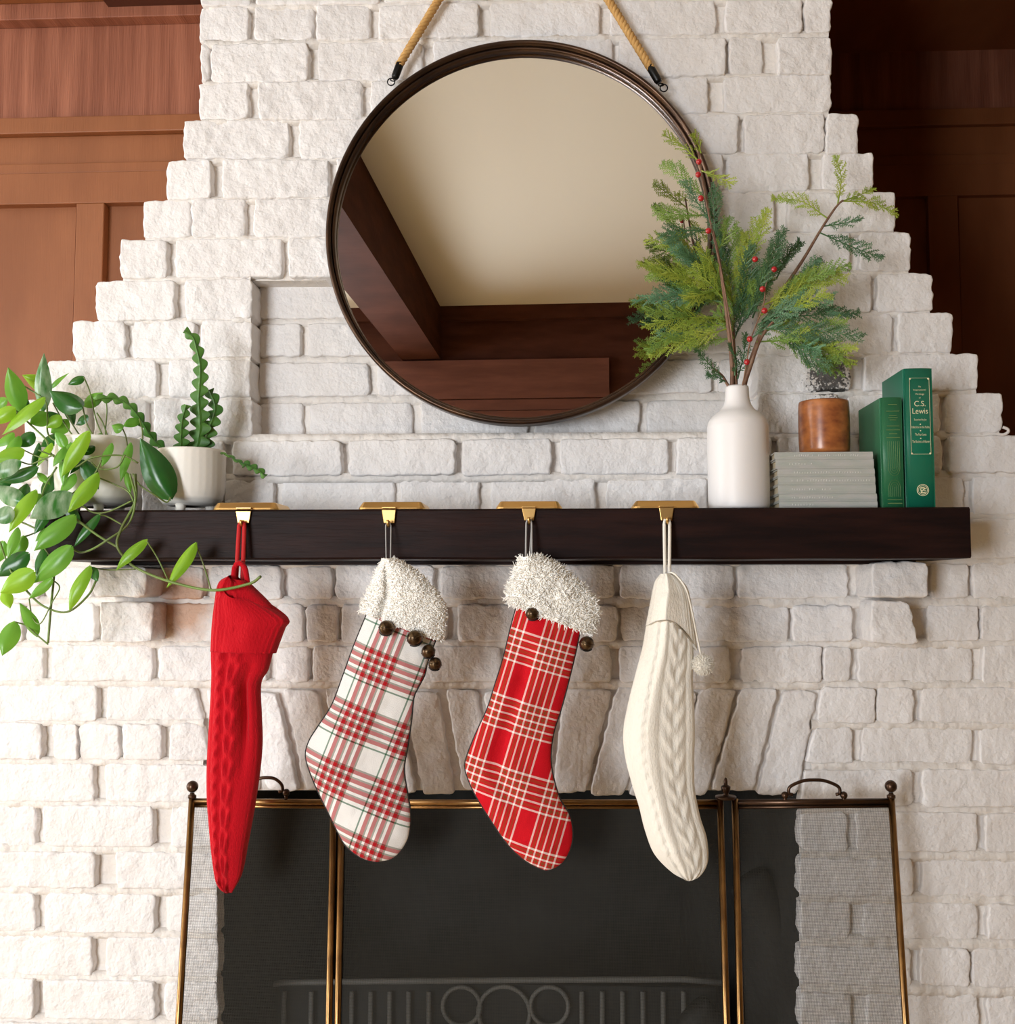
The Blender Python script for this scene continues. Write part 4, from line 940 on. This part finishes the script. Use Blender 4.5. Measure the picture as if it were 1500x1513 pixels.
for k in range(7):
    z1, z0 = zs_[k] - .0003, zs_[k + 1]
    xa, xb = P(xs[k][0], 700, GFY).x, P(xs[k][1], 700, GFY).x; yb2 = GFY + 0.125
    t = thing('grey_book', ((xa + xb) / 2, GFY + .06, z0), ordn[k], 'book', 'stack of seven thin grey books')
    cv = MB().box((xa, GFY + .0015, z1 - .0018), (xb, yb2, z1)).box((xa, GFY + .0015, z0), (xb, yb2, z0 + .0018))
    nn = 8; vs = []; fs = []
    for i in range(nn + 1):
        a_ = -PI / 2 + PI * i / nn; zz = (z0 + z1) / 2 + math.sin(a_) * (z1 - z0) / 2; yy = GFY + .004 - math.cos(a_) * .0035
        vs += [(xa, yy, zz), (xb, yy, zz)]
        if i: o = (i - 1) * 2; fs.append((o, o + 1, o + 3, o + 2))
    fs += [tuple(range(0, 2 * nn + 2, 2)), tuple(range(2 * nn + 1, 0, -2))]
    cv.add(vs, fs); obj('cover', cv, M_GREY, t, smooth=False)
    obj('pages', MB().box((xa + .003, GFY + .004, z0 + .0018), (xb - .003, yb2 - .003, z1 - .0018)), M_PAGE, t, smooth=False)
    a_, b2, n = marks[k]; lt = MB(); rr = random.Random(k + 20)
    for i in range(n):
        if rr.random() < .12: continue
        px = lerp(a_, b2, i / max(1, n - 1)); x = P(px, 700, GFY).x; zc = (z0 + z1) / 2; hh = .0012; ww = rr.uniform(.0003, .0005)
        lt.box((x, GFY + .00015, zc - hh), (x + ww, GFY + .0006, zc + hh))
        if rr.random() < .6: lt.box((x, GFY + .00015, zc + (hh if rr.random() < .5 else 0)), (x + .0011, GFY + .0006, zc + (hh if rr.random() < .5 else 0) + .0004))
    obj('spine_lettering', lt, M_FADE, t, smooth=False)
# ------------------------------------------------------------------ amber glass cup on the stack
M_AMB = mat('mottled_amber_glass', (0.46, 0.16, 0.045), 0.30, spec=0.5, coat=0.15, var=((0.20, 0.055, 0.022), 45, (1, 1, 1.6)))
AY = -0.095; ac = P(1218.5, 667, AY); sa = S(AY); A0 = Vector((ac.x, AY, zs_[0] + .0004)); ah = P(1218, 594, AY).z - A0.z
cr_ = [(.55, 0), (.80, .004), (.92, .015), (.975, .04), (1.0, .30), (1.0, .75), (.985, .95), (.96, 1.0), (.925, .985), (.90, .9), (.88, .3), (.80, .10), (0, .09)]
cr_ = [(r * 36.5 * sa, h * ah if h > .05 else h * ah * 2.2) for r, h in cr_]
cp = [(p.x, p.y) for p in spline([(a, b, 0) for a, b in cr_[:9]], 40)] + cr_[9:]
setp(obj('amber_cup', MB().lathe(A0, cp, 56), M_AMB), 'round amber-brown mottled glass cup on the grey books', 'cup')
# ------------------------------------------------------------------ green books standing at the end
def text(s, x, z, h, y, width, parent, name, m):
    cu_ = bpy.data.curves.new('t', 'FONT'); cu_.body = s; cu_.align_x = 'CENTER'; cu_.size = 1
    o = bpy.data.objects.new('t', cu_); C.objects.link(o); dg = bpy.context.evaluated_depsgraph_get()
    me = bpy.data.meshes.new_from_object(o.evaluated_get(dg)); C.objects.unlink(o); bpy.data.objects.remove(o)
    xs2 = [v.co.x for v in me.vertices]; ys2 = [v.co.y for v in me.vertices]
    kx = width / (max(xs2) - min(xs2)); kz = h / (max(ys2) - min(ys2)); cx = (max(xs2) + min(xs2)) / 2
    mb = MB(); mb.v = [(x + (v.co.x - cx) * kx, y, z + (v.co.y - min(ys2)) * kz) for v in me.vertices]; mb.f = [tuple(p.vertices) for p in me.polygons]
    return obj(name, mb, m, parent, smooth=False)
def green_book(xl, xr, yt, Yf, depth, m, label):
    zt = P((xl + xr) / 2, yt, Yf).z; xa, xb = P(xl, 650, Yf).x, P(xr, 650, Yf).x; z0 = MTOP + .0005
    t = thing('green_book', ((xa + xb) / 2, Yf + depth / 2, z0), label, 'book', 'green books standing on the mantel')
    nn = 12; vs = []; fs = []; bt = .0028
    # rounded spine with hinge grooves
    for i in range(nn + 1):
        u = i / nn; x = lerp(xa + .0015, xb - .0015, u); y = Yf + .003 - math.sin(PI * u) ** .6 * .003
        vs += [(x, y, z0), (x, y, zt), (x, y + .003, z0), (x, y + .003, zt)]
        if i: o = (i - 1) * 4; fs += [(o, o + 4, o + 5, o + 1), (o + 1, o + 5, o + 7, o + 3), (o + 4, o, o + 2, o + 6)]
    sp_ = obj('spine', MB().add(vs, fs), m, t, smooth=True)
    obj('cover', MB().box((xa, Yf + .006, z0), (xa + bt, Yf + depth, zt)), m, t, smooth=False, bevel=.0006)
    obj('cover', MB().box((xb - bt, Yf + .006, z0), (xb, Yf + depth, zt)), m, t, smooth=False, bevel=.0006)
    obj('hinge', MB().box((xa + .0014, Yf + .0025, z0), (xa + bt, Yf + .007, zt)).box((xb - bt, Yf + .0025, z0), (xb - .0014, Yf + .007, zt)), m, t, smooth=False)
    obj('pages', MB().box((xa + bt, Yf + .006, z0 + .003), (xb - bt, Yf + depth - .004, zt - .003)), M_PAGE, t, smooth=False)
    return t, sp_, xa, xb, z0, zt
GY1 = MF + .020
t, sp_, xa, xb, z0, zt = green_book(1302.5, 1336, 587, GY1, .118, M_GREEN2, 'shorter green book with faint gilt arches on its spine')
yy = GY1 - .0004; xc = (xa + xb) / 2 + .001; wd_ = (xb - xa)
gl_ = MB(); hb = zt - z0
for i in range(7):
    x = xc + (i - 3) * wd_ * .085
    gl_.tube([Vector((x, yy, z0 + hb * .10)), Vector((x, yy, z0 + hb * .18))], .00022, 4); gl_.tube([Vector((x, yy, z0 + hb * .36)), Vector((x, yy, z0 + hb * .60))], .00022, 4)
for i in range(4):
    r_ = wd_ * (.255 - .085 * i * .9)
    gl_.tube([Vector((xc - r_ * math.cos(a_), yy, z0 + hb * .18 + r_ * math.sin(a_) * 1.4)) for a_ in [PI * k / 14 for k in range(15)]], .00022, 4)
    gl_.tube([Vector((xc - r_ * math.cos(a_), yy, z0 + hb * .36 - r_ * math.sin(a_) * 1.4)) for a_ in [PI * k / 14 for k in range(15)]], .00022, 4)
gl_.box((xc - wd_ * .32, yy, z0 + hb * .035), (xc + wd_ * .32, yy + .0004, z0 + hb * .045)); gl_.box((xc - wd_ * .32, yy, z0 + hb * .07), (xc + wd_ * .32, yy + .0004, z0 + hb * .076))
for q, w_ in ((.63, .38), (.665, .22), (.70, .38), (.735, .34), (.79, .18), (.81, .26), (.83, .20), (.87, .36), (.93, .24)):
    gl_.box((xc - wd_ * w_ * .8, yy, z0 + hb * q), (xc + wd_ * w_ * .8, yy + .0004, z0 + hb * q + .0012))
obj('gilt_ornament', gl_, M_DGOLD, sp_, smooth=False)
t, sp_, xa, xb, z0, zt = green_book(1338, 1382, 544, GY1 + .002, .108, M_GREEN, 'taller emerald green book with gilt lettering and round seal')
yy = GY1 + .002 - .0005; wd_ = xb - xa; xc = (xa + xb) / 2 + .0008; hb = zt - z0
zpy = lambda py: P(1360, py, GY1).z
bx = MB(); hw = wd_ * .335; zt_, zb_ = zpy(558), zpy(671); th = .0004
bx.box((xc - hw, yy, zb_), (xc - hw + th, yy + .0006, zt_)).box((xc + hw - th, yy, zb_), (xc + hw, yy + .0006, zt_))
bx.box((xc - hw, yy, zb_), (xc + hw, yy + .0006, zb_ + th)).box((xc - hw, yy, zt_ - th), (xc + hw, yy + .0006, zt_))
for sx_ in (-1, 1):
    for zz in (zb_, zt_): bx.sphere((xc + sx_ * (hw - .0012), yy + .0004, zz + (.0012 if zz == zb_ else -.0012)), .0015, 8, 6, (1, .3, 1))
for py in (626.5, 636, 647.5): bx.sphere((xc, yy + .0004, zpy(py)), .0010, 8, 6, (1, .3, 1))
obj('gilt_border', bx, M_GOLD, sp_, smooth=False)
for s_, py, h_, w_ in (('The', 572, .0022, .10), ('Inspirational', 577.5, .0030, .42), ('Writings', 584, .0034, .30), ('of', 588.5, .0020, .06), ('C.S.', 600, .0080, .38), ('Lewis', 611, .0082, .52),
                       ('Surprised by Joy', 622, .0040, .42), ('Reflections on the Psalms', 632.5, .0036, .60), ('The Four Loves', 643.5, .0038, .38), ('The Business of Heaven', 654, .0040, .58)):
    text(s_, xc, zpy(py), h_, yy - .0001, w_ * wd_, sp_, 'lettering', M_GOLD)
sc_ = Vector((xc + .001, yy + .0002, zpy(724))); sr = 8.2 * S(GY1)
sl = MB().tube([sc_ + Vector((math.cos(a_) * sr, 0, math.sin(a_) * sr)) for a_ in [2 * PI * k / 30 for k in range(30)]], .0006, 5, closed=True)
sl.tube([sc_ + Vector((math.cos(a_) * sr * .78, 0, math.sin(a_) * sr * .78)) for a_ in [2 * PI * k / 30 for k in range(30)]], .0004, 5, closed=True)
for (u0, v0, u1, v1, r_) in ((-.5, .35, .1, .45, .0012), (.1, .45, .55, .2, .0009), (.35, .3, -.35, -.4, .0010), (-.5, .1, -.2, -.1, .0009), (-.4, -.45, .45, -.5, .0012), (.2, -.1, .55, -.15, .0010)):
    sl.tube([sc_ + Vector((u0 * sr, 0, v0 * sr)), sc_ + Vector((u1 * sr, 0, v1 * sr))], r_, 5)
obj('round_seal', sl, M_GOLD, sp_, smooth=False)
# ------------------------------------------------------------------ little white hook on the brick step
hk = MB().tube(spline([P(1476, 642, -.01), P(1484, 642, -.012), P(1490, 638, -.014), P(1489, 634, -.014), P(1482, 631, -.013)], 20), .0024, 8)
setp(obj('cup_hook', hk, M_HOOK), 'tiny white painted hook on the right brick step', 'hook')
# ------------------------------------------------------------------ footed pots
def pot(px0, px1, yr, yb, Y, label, n_ridge, fpx):
    c = P((px0 + px1) / 2, yb, Y); R = (px1 - px0) / 2 * S(Y); z0 = MTOP + .011; zt = P((px0 + px1) / 2, yr, Y).z; H = zt - z0
    base = Vector((c.x, Y, z0))
    root = thing('footed_planter', (c.x, Y, MTOP), label, 'planter', 'white footed planters on the mantel')
    pf = [(R * .30, 0), (R * .62, .0005), (R * .80, .004), (R * .93, .012), (R * .985, .024), (R, .038), (R, H * .97), (R * .985, H), (R * .955, H), (R * .94, H * .97), (R * .93, H * .84), (0, H * .83)]
    m = MB(); n = 120; vs = []; fs = []
    pp = []
    for a_, b_ in zip(pf, pf[1:]):
        k = max(1, int(math.hypot(a_[0] - b_[0], a_[1] - b_[1]) / .003))
        for i in range(k): pp.append((lerp(a_[0], b_[0], i / k), lerp(a_[1], b_[1], i / k)))
    pp.append(pf[-1])
    for r, h in pp:
        for k in range(n):
            a_ = 2 * PI * k / n; rr = r
            if r > R * .97 and .02 < h < H * .95: rr += (.00022 if (k % 4 < 2) else -.00018) * (1 if n_ridge else 1) * (1 if int(h / .006) % 2 else .2)
            vs.append(base + Vector((rr * math.cos(a_), rr * math.sin(a_), h)))
    for i in range(len(pp) - 1):
        for k in range(n): fs.append((i * n + k, i * n + (k + 1) % n, (i + 1) * n + (k + 1) % n, (i + 1) * n + k))
    obj('bowl', m.add(vs, fs), M_POT, root)
    for k in range(3):
        a_ = -PI / 2 + .35 + 2 * PI * k / 3 + fpx
        q = base + Vector((math.cos(a_) * R * .58, math.sin(a_) * R * .58, -.011))
        obj('foot', MB().lathe(q, [(.0050, 0), (.0062, .001), (.0085, .013)], 16), M_POT, root)
    obj('soil', MB().lathe(base, [(R * .925, H * .86), (R * .5, H * .88), (0, H * .885)], 24), M_SOIL, root)
    return root, base, R, H
pA, cA, RA, HA = pot(82, 208, 650, 744, -.085, 'white footed planter on the left overflowing with trailing pothos', 1, .1)
pB, cB, RB, HB = pot(231, 332, 666, 746, -.090, 'textured white footed planter holding the fishbone cactus', 1, -.5)
# ------------------------------------------------------------------ fishbone cactus
fc = thing('fishbone_cactus', (cB.x, cB.y, cB.z + HB * .86), 'fishbone cactus with zigzag stems in the right-hand planter', 'plant')
def zig(chain, w0, w1, Y0, Y1, lobe, phase=0):
    sp = spline([(a, b, 0) for a, b in chain], 90); m = MB(); acc = 0
    L = sum((sp[i + 1] - sp[i]).length for i in range(89)); prev = sp[0]; rows = []
    for i, q in enumerate(sp):
        acc += (q - prev).length; prev = q; t = acc / L; Y = lerp(Y0, Y1, t)
        tg = (sp[min(i + 1, 89)] - sp[max(i - 1, 0)]).normalized(); nr = Vector((-tg.y, tg.x, 0))
        w_ = lerp(w0, w1, t); pts = []
        for sg, ph in ((-1, 0), (1, .5)):
            f = ((acc / lobe + ph + phase) % 1.0); k = .26 + .74 * (math.sin(PI * f ** 1.5) ** .75)
            pts.append((q + nr * sg * w_ * k))
        a_, b_ = P(pts[0].x, pts[0].y, Y + .003), P(pts[1].x, pts[1].y, Y + .003); c = P(q.x, q.y, Y)
        rows.append((a_, a_.lerp(c, .8) , c + Vector((0, -.0016, 0)), b_.lerp(c, .8), b_))
    for r in rows: m.v += [tuple(v) for v in r]
    off = len(m.v)
    for r in rows: m.v += [tuple(v + Vector((0, .0022, 0))) for v in r]
    for i in range(89):
        for k in range(4):
            o = i * 5 + k; m.f.append((o, o + 1, o + 6, o + 5)); o += off; m.f.append((o + 5, o + 6, o + 1, o))
        for k in (0, 4): o = i * 5 + k; m.f.append((o, o + 5, o + 5 + off, o + off))
    return m
for ch, w0, w1, Y0, Y1, lb in (
    ([(290, 668), (296, 631), (294, 591), (296, 559), (296, 539), (291, 516), (285, 498), (272, 489)], 18, 8, -.085, -.105, 19),
    ([(268, 666), (268, 645), (270, 620), (276, 598)], 13.5, 7, -.10, -.115, 14.5),
    ([(299, 668), (307, 640), (316, 615), (318, 598), (309, 576)], 16, 9, -.080, -.075, 17),
    ([(246, 668), (225, 647), (208, 620), (192, 600), (175, 590), (157, 588), (140, 592)], 9, 8, -.10, -.135, 17),
    ([(326, 669), (340, 674), (351, 681), (362, 686)], 2.2, 4, -.115, -.14, 13),
    ([(360, 685), (370, 689), (384, 696), (392, 704)], 7, 6, -.14, -.145, 12)):
    obj('stem', zig(ch, w0, w1, Y0, Y1, lb, .2), M_CACT, fc, smooth=False)
# ------------------------------------------------------------------ trailing pothos
po = thing('trailing_pothos', (cA.x, cA.y, cA.z + HA * .86), 'trailing pothos with heart-shaped leaves spilling over the mantel left end', 'plant')
def leaf(b, t, w_, nrm, bow, fold, twist=0.0):
    ax = t - b; L = ax.length; d = ax.normalized(); nrm = (nrm - d * nrm.dot(d)).normalized(); lat = d.cross(nrm)
    nS = 12; cols = (-1, -.55, 0, .55, 1); m = MB()
    for i in range(nS + 1):
        s = i / nS
        h = (s + .002) ** .7 * (1 - s) ** 1.05 * 3.2; h = max(h, .015)
        back = .035 * L * max(0, 1 - s * 5)
        c = b + ax * s + nrm * (math.sin(PI * s) * bow * L)
        la = (lat * math.cos(twist * s) + nrm * math.sin(twist * s))
        for x in cols:
            m.v.append(tuple(c + la * (x * h * w_ / 2) + nrm * (abs(x) ** 1.3 * h * w_ / 2 * fold + .02 * w_ * math.sin(s * 9 + x * 2)) - d * back * abs(x)))
    for i in range(nS):
        for k in range(4): o = i * 5 + k; m.f.append((o, o + 1, o + 6, o + 5))
    return m
LV = [(63, 607, 65, 522, 24, 'v', -.10), (30, 607, 12, 543, 30, 'm', -.12), (72, 576, 33, 554, 24, 'b', -.08), (72, 574, 102, 551, 11, 'm', -.09), (121, 602, 73, 577, 36, 'd', -.13), (124, 557, 100, 568, 15, 'd', -.10),
 (123, 599, 152, 580, 20, 'm', -.09), (65, 588, 3, 643, 26, 'b', -.15), (22, 604, -18, 626, 24, 'b', -.16), (70, 611, 44, 626, 26, 'm', -.12), (35, 665, -12, 680, 28, 'b', -.18), (30, 682, -14, 706, 26, 'v', -.20), (55, 690, 0, 713, 24, 'd', -.17),
 (57, 655, 47, 696, 13, 'd', -.13), (131, 638, 90, 706, 24, 'b', -.19), (105, 655, 93, 719, 22, 'm', -.17), (122, 680, 146, 723, 24, 'd', -.18), (252, 736, 207, 647, 46, 'd', -.17), (193, 655, 178, 713, 16, 'm', -.16), (187, 698, 193, 729, 11, 'm', -.16),
 (181, 633, 165, 628, 17, 'm', -.13), (206, 619, 182, 630, 16, 'm', -.12), (121, 680, 103, 701, 16, 'd', -.16), (55, 699, 74, 716, 11, 'm', -.16), (144, 700, 100, 758, 26, 'b', -.21), (106, 730, 44, 766, 40, 'v', -.20), (53, 725, 13, 787, 24, 'b', -.21),
 (110, 762, 50, 814, 34, 'm', -.22), (33, 742, -12, 718, 28, 'v', -.20), (20, 755, -14, 768, 28, 'v', -.22), (105, 808, 48, 862, 36, 'm', -.23), (42, 818, -5, 852, 30, 'd', -.22), (50, 845, 0, 876, 34, 'b', -.24), (65, 808, 54, 852, 18, 'd', -.21),
 (6, 872, 15, 899, 18, 'b', -.22), (77, 855, 42, 885, 16, 'm', -.23), (133, 837, 102, 904, 22, 'b', -.225), (134, 838, 145, 859, 15, 'd', -.22), (54, 940, 29, 891, 22, 'm', -.22), (22, 919, 3, 969, 28, 'm', -.22), (217, 798, 171, 843, 18, 'b', -.21),
 (289, 803, 246, 869, 21, 'b', -.22), (147, 760, 109, 809, 16, 'd', -.20), (36, 792, 17, 827, 24, 'm', -.20), (26, 780, 11, 826, 18, 'm', -.21), (88, 640, 60, 660, 22, 'd', -.10), (100, 620, 75, 640, 24, 'm', -.09), (50, 640, 25, 660, 24, 'd', -.11),
 (20, 640, -10, 660, 24, 'm', -.12), (80, 700, 62, 735, 20, 'd', -.12), (40, 715, 20, 745, 20, 'd', -.14), (110, 700, 88, 730, 22, 'm', -.175), (130, 615, 112, 628, 16, 'd', -.08), (98, 595, 110, 628, 16, 'd', -.07), (15, 700, -15, 735, 24, 'd', -.16), (140, 660, 118, 672, 14, 'd', -.165),
 (70, 750, 50, 790, 20, 'd', -.205), (25, 830, 40, 862, 18, 'm', -.20), (95, 660, 78, 690, 20, 'm', -.175), (40, 590, 20, 615, 18, 'd', -.09), (90, 615, 68, 632, 20, 'b', -.11), (150, 640, 128, 655, 16, 'm', -.13), (165, 655, 150, 690, 15, 'm', -.17), (112, 648, 132, 668, 18, 'd', -.165), (82, 640, 100, 665, 18, 'm', -.165), (10, 590, -14, 602, 18, 'm', -.10), (60, 730, 30, 745, 22, 'm', -.18), (95, 745, 120, 775, 18, 'd', -.18), (5, 800, -12, 835, 24, 'm', -.20), (75, 780, 52, 800, 20, 'm', -.20), (28, 645, 8, 690, 22, 'm', -.13), (76, 655, 55, 690, 18, 'b', -.15), (60, 620, 88, 612, 18, 'd', -.08)]
lr = random.Random(5)
for (x0, y0, x1, y1, w_, kd, Y) in LV:
    L = math.hypot(x1 - x0, y1 - y0) * S(Y)
    b, t = P(x0, y0, Y + lr.uniform(-.005, .01)), P(x1, y1, Y - lr.uniform(-.006, .022))
    nrm = Vector((lr.uniform(-.35, .35), -1, lr.uniform(-.05, .45)))
    obj('leaf', leaf(b, t, w_ * S(Y) * 1.04, nrm, lr.uniform(.03, .12), -lr.uniform(.35, .75), lr.uniform(-.4, .4)), M_LEAF[kd], po)
VN = [([(200, 700), (200, 740), (180, 780), (173, 806), (188, 828), (203, 840), (247, 858), (312, 872), (367, 863), (385, 852)], (-.20, -.258), .0021), ([(110, 765), (143, 790), (173, 808)], -.21, .0018), ([(217, 799), (233, 825), (249, 858)], -.21, .0011), ([(289, 804), (300, 832), (312, 871)], -.215, .0011),
 ([(105, 809), (118, 816), (135, 812), (160, 797), (190, 774), (200, 738), (192, 700)], -.205, .0017), ([(17, 845), (43, 877), (67, 897), (100, 904), (130, 880), (142, 858)], -.225, .0016), ([(82, 830), (78, 870), (75, 900), (71, 950)], -.22, .0017), ([(22, 919), (38, 924), (53, 937), (71, 952)], -.22, .0012),
 ([(43, 885), (48, 912), (60, 921), (77, 890), (88, 868), (77, 856)], -.225, .0010), ([(133, 838), (160, 842), (200, 841)], -.205, .0011), ([(23, 607), (50, 632), (68, 650), (77, 672), (110, 690)], -.13, .0016), ([(20, 562), (43, 575), (67, 593), (70, 617), (72, 643), (95, 660)], -.11, .0014),
 ([(78, 595), (92, 620), (107, 643), (125, 665)], -.11, .0012), ([(93, 603), (117, 642), (140, 668)], -.10, .0012), ([(124, 557), (133, 580), (143, 623), (160, 660)], -.10, .0011), ([(122, 601), (130, 630), (150, 662)], -.12, .0012), ([(143, 610), (153, 627), (164, 660)], -.11, .0011),
 ([(157, 590), (158, 610), (156, 640), (160, 660)], -.10, .0010), ([(206, 619), (210, 634), (211, 649)], -.13, .0012), ([(181, 633), (186, 645), (189, 662)], -.13, .0011), ([(57, 665), (87, 677), (110, 690), (137, 676), (180, 673), (204, 684)], -.18, .0013), ([(135, 683), (148, 693), (173, 690), (185, 672)], -.18, .0013),
 ([(144, 705), (170, 716), (190, 727), (199, 745)], -.19, .0013), ([(252, 735), (246, 742), (230, 732), (207, 717), (196, 700)], -.18, .0012), ([(0, 764), (30, 771), (63, 782), (60, 750), (66, 720), (84, 690)], -.17, .0015), ([(63, 782), (45, 790), (36, 793)], -.19, .0012), ([(106, 730), (125, 715), (140, 700), (150, 680)], -.18, .0012),
 ([(0, 800), (8, 825), (17, 846)], -.215, .0013), ([(30, 682), (45, 686), (60, 680), (80, 672)], -.18, .0012), ([(35, 665), (50, 672), (70, 680)], -.17, .0011), ([(120, 745), (137, 757), (160, 756), (195, 740)], -.19, .0013), ([(75, 755), (65, 770), (62, 800), (80, 832)], -.20, .0014), ([(147, 760), (160, 764), (180, 775)], -.20, .0012)]
for ch, Y, r in VN:
    Ya, Yb = Y if isinstance(Y, tuple) else (Y, Y)
    obj('vine', MB().tube(spline([P(x, y, lerp(Ya, Yb, (i / (len(ch) - 1)) ** 2) + .008 * math.sin(i * 1.7)) for i, (x, y) in enumerate(ch)], 8 + 5 * len(ch)), r, 6), M_VINE, po)
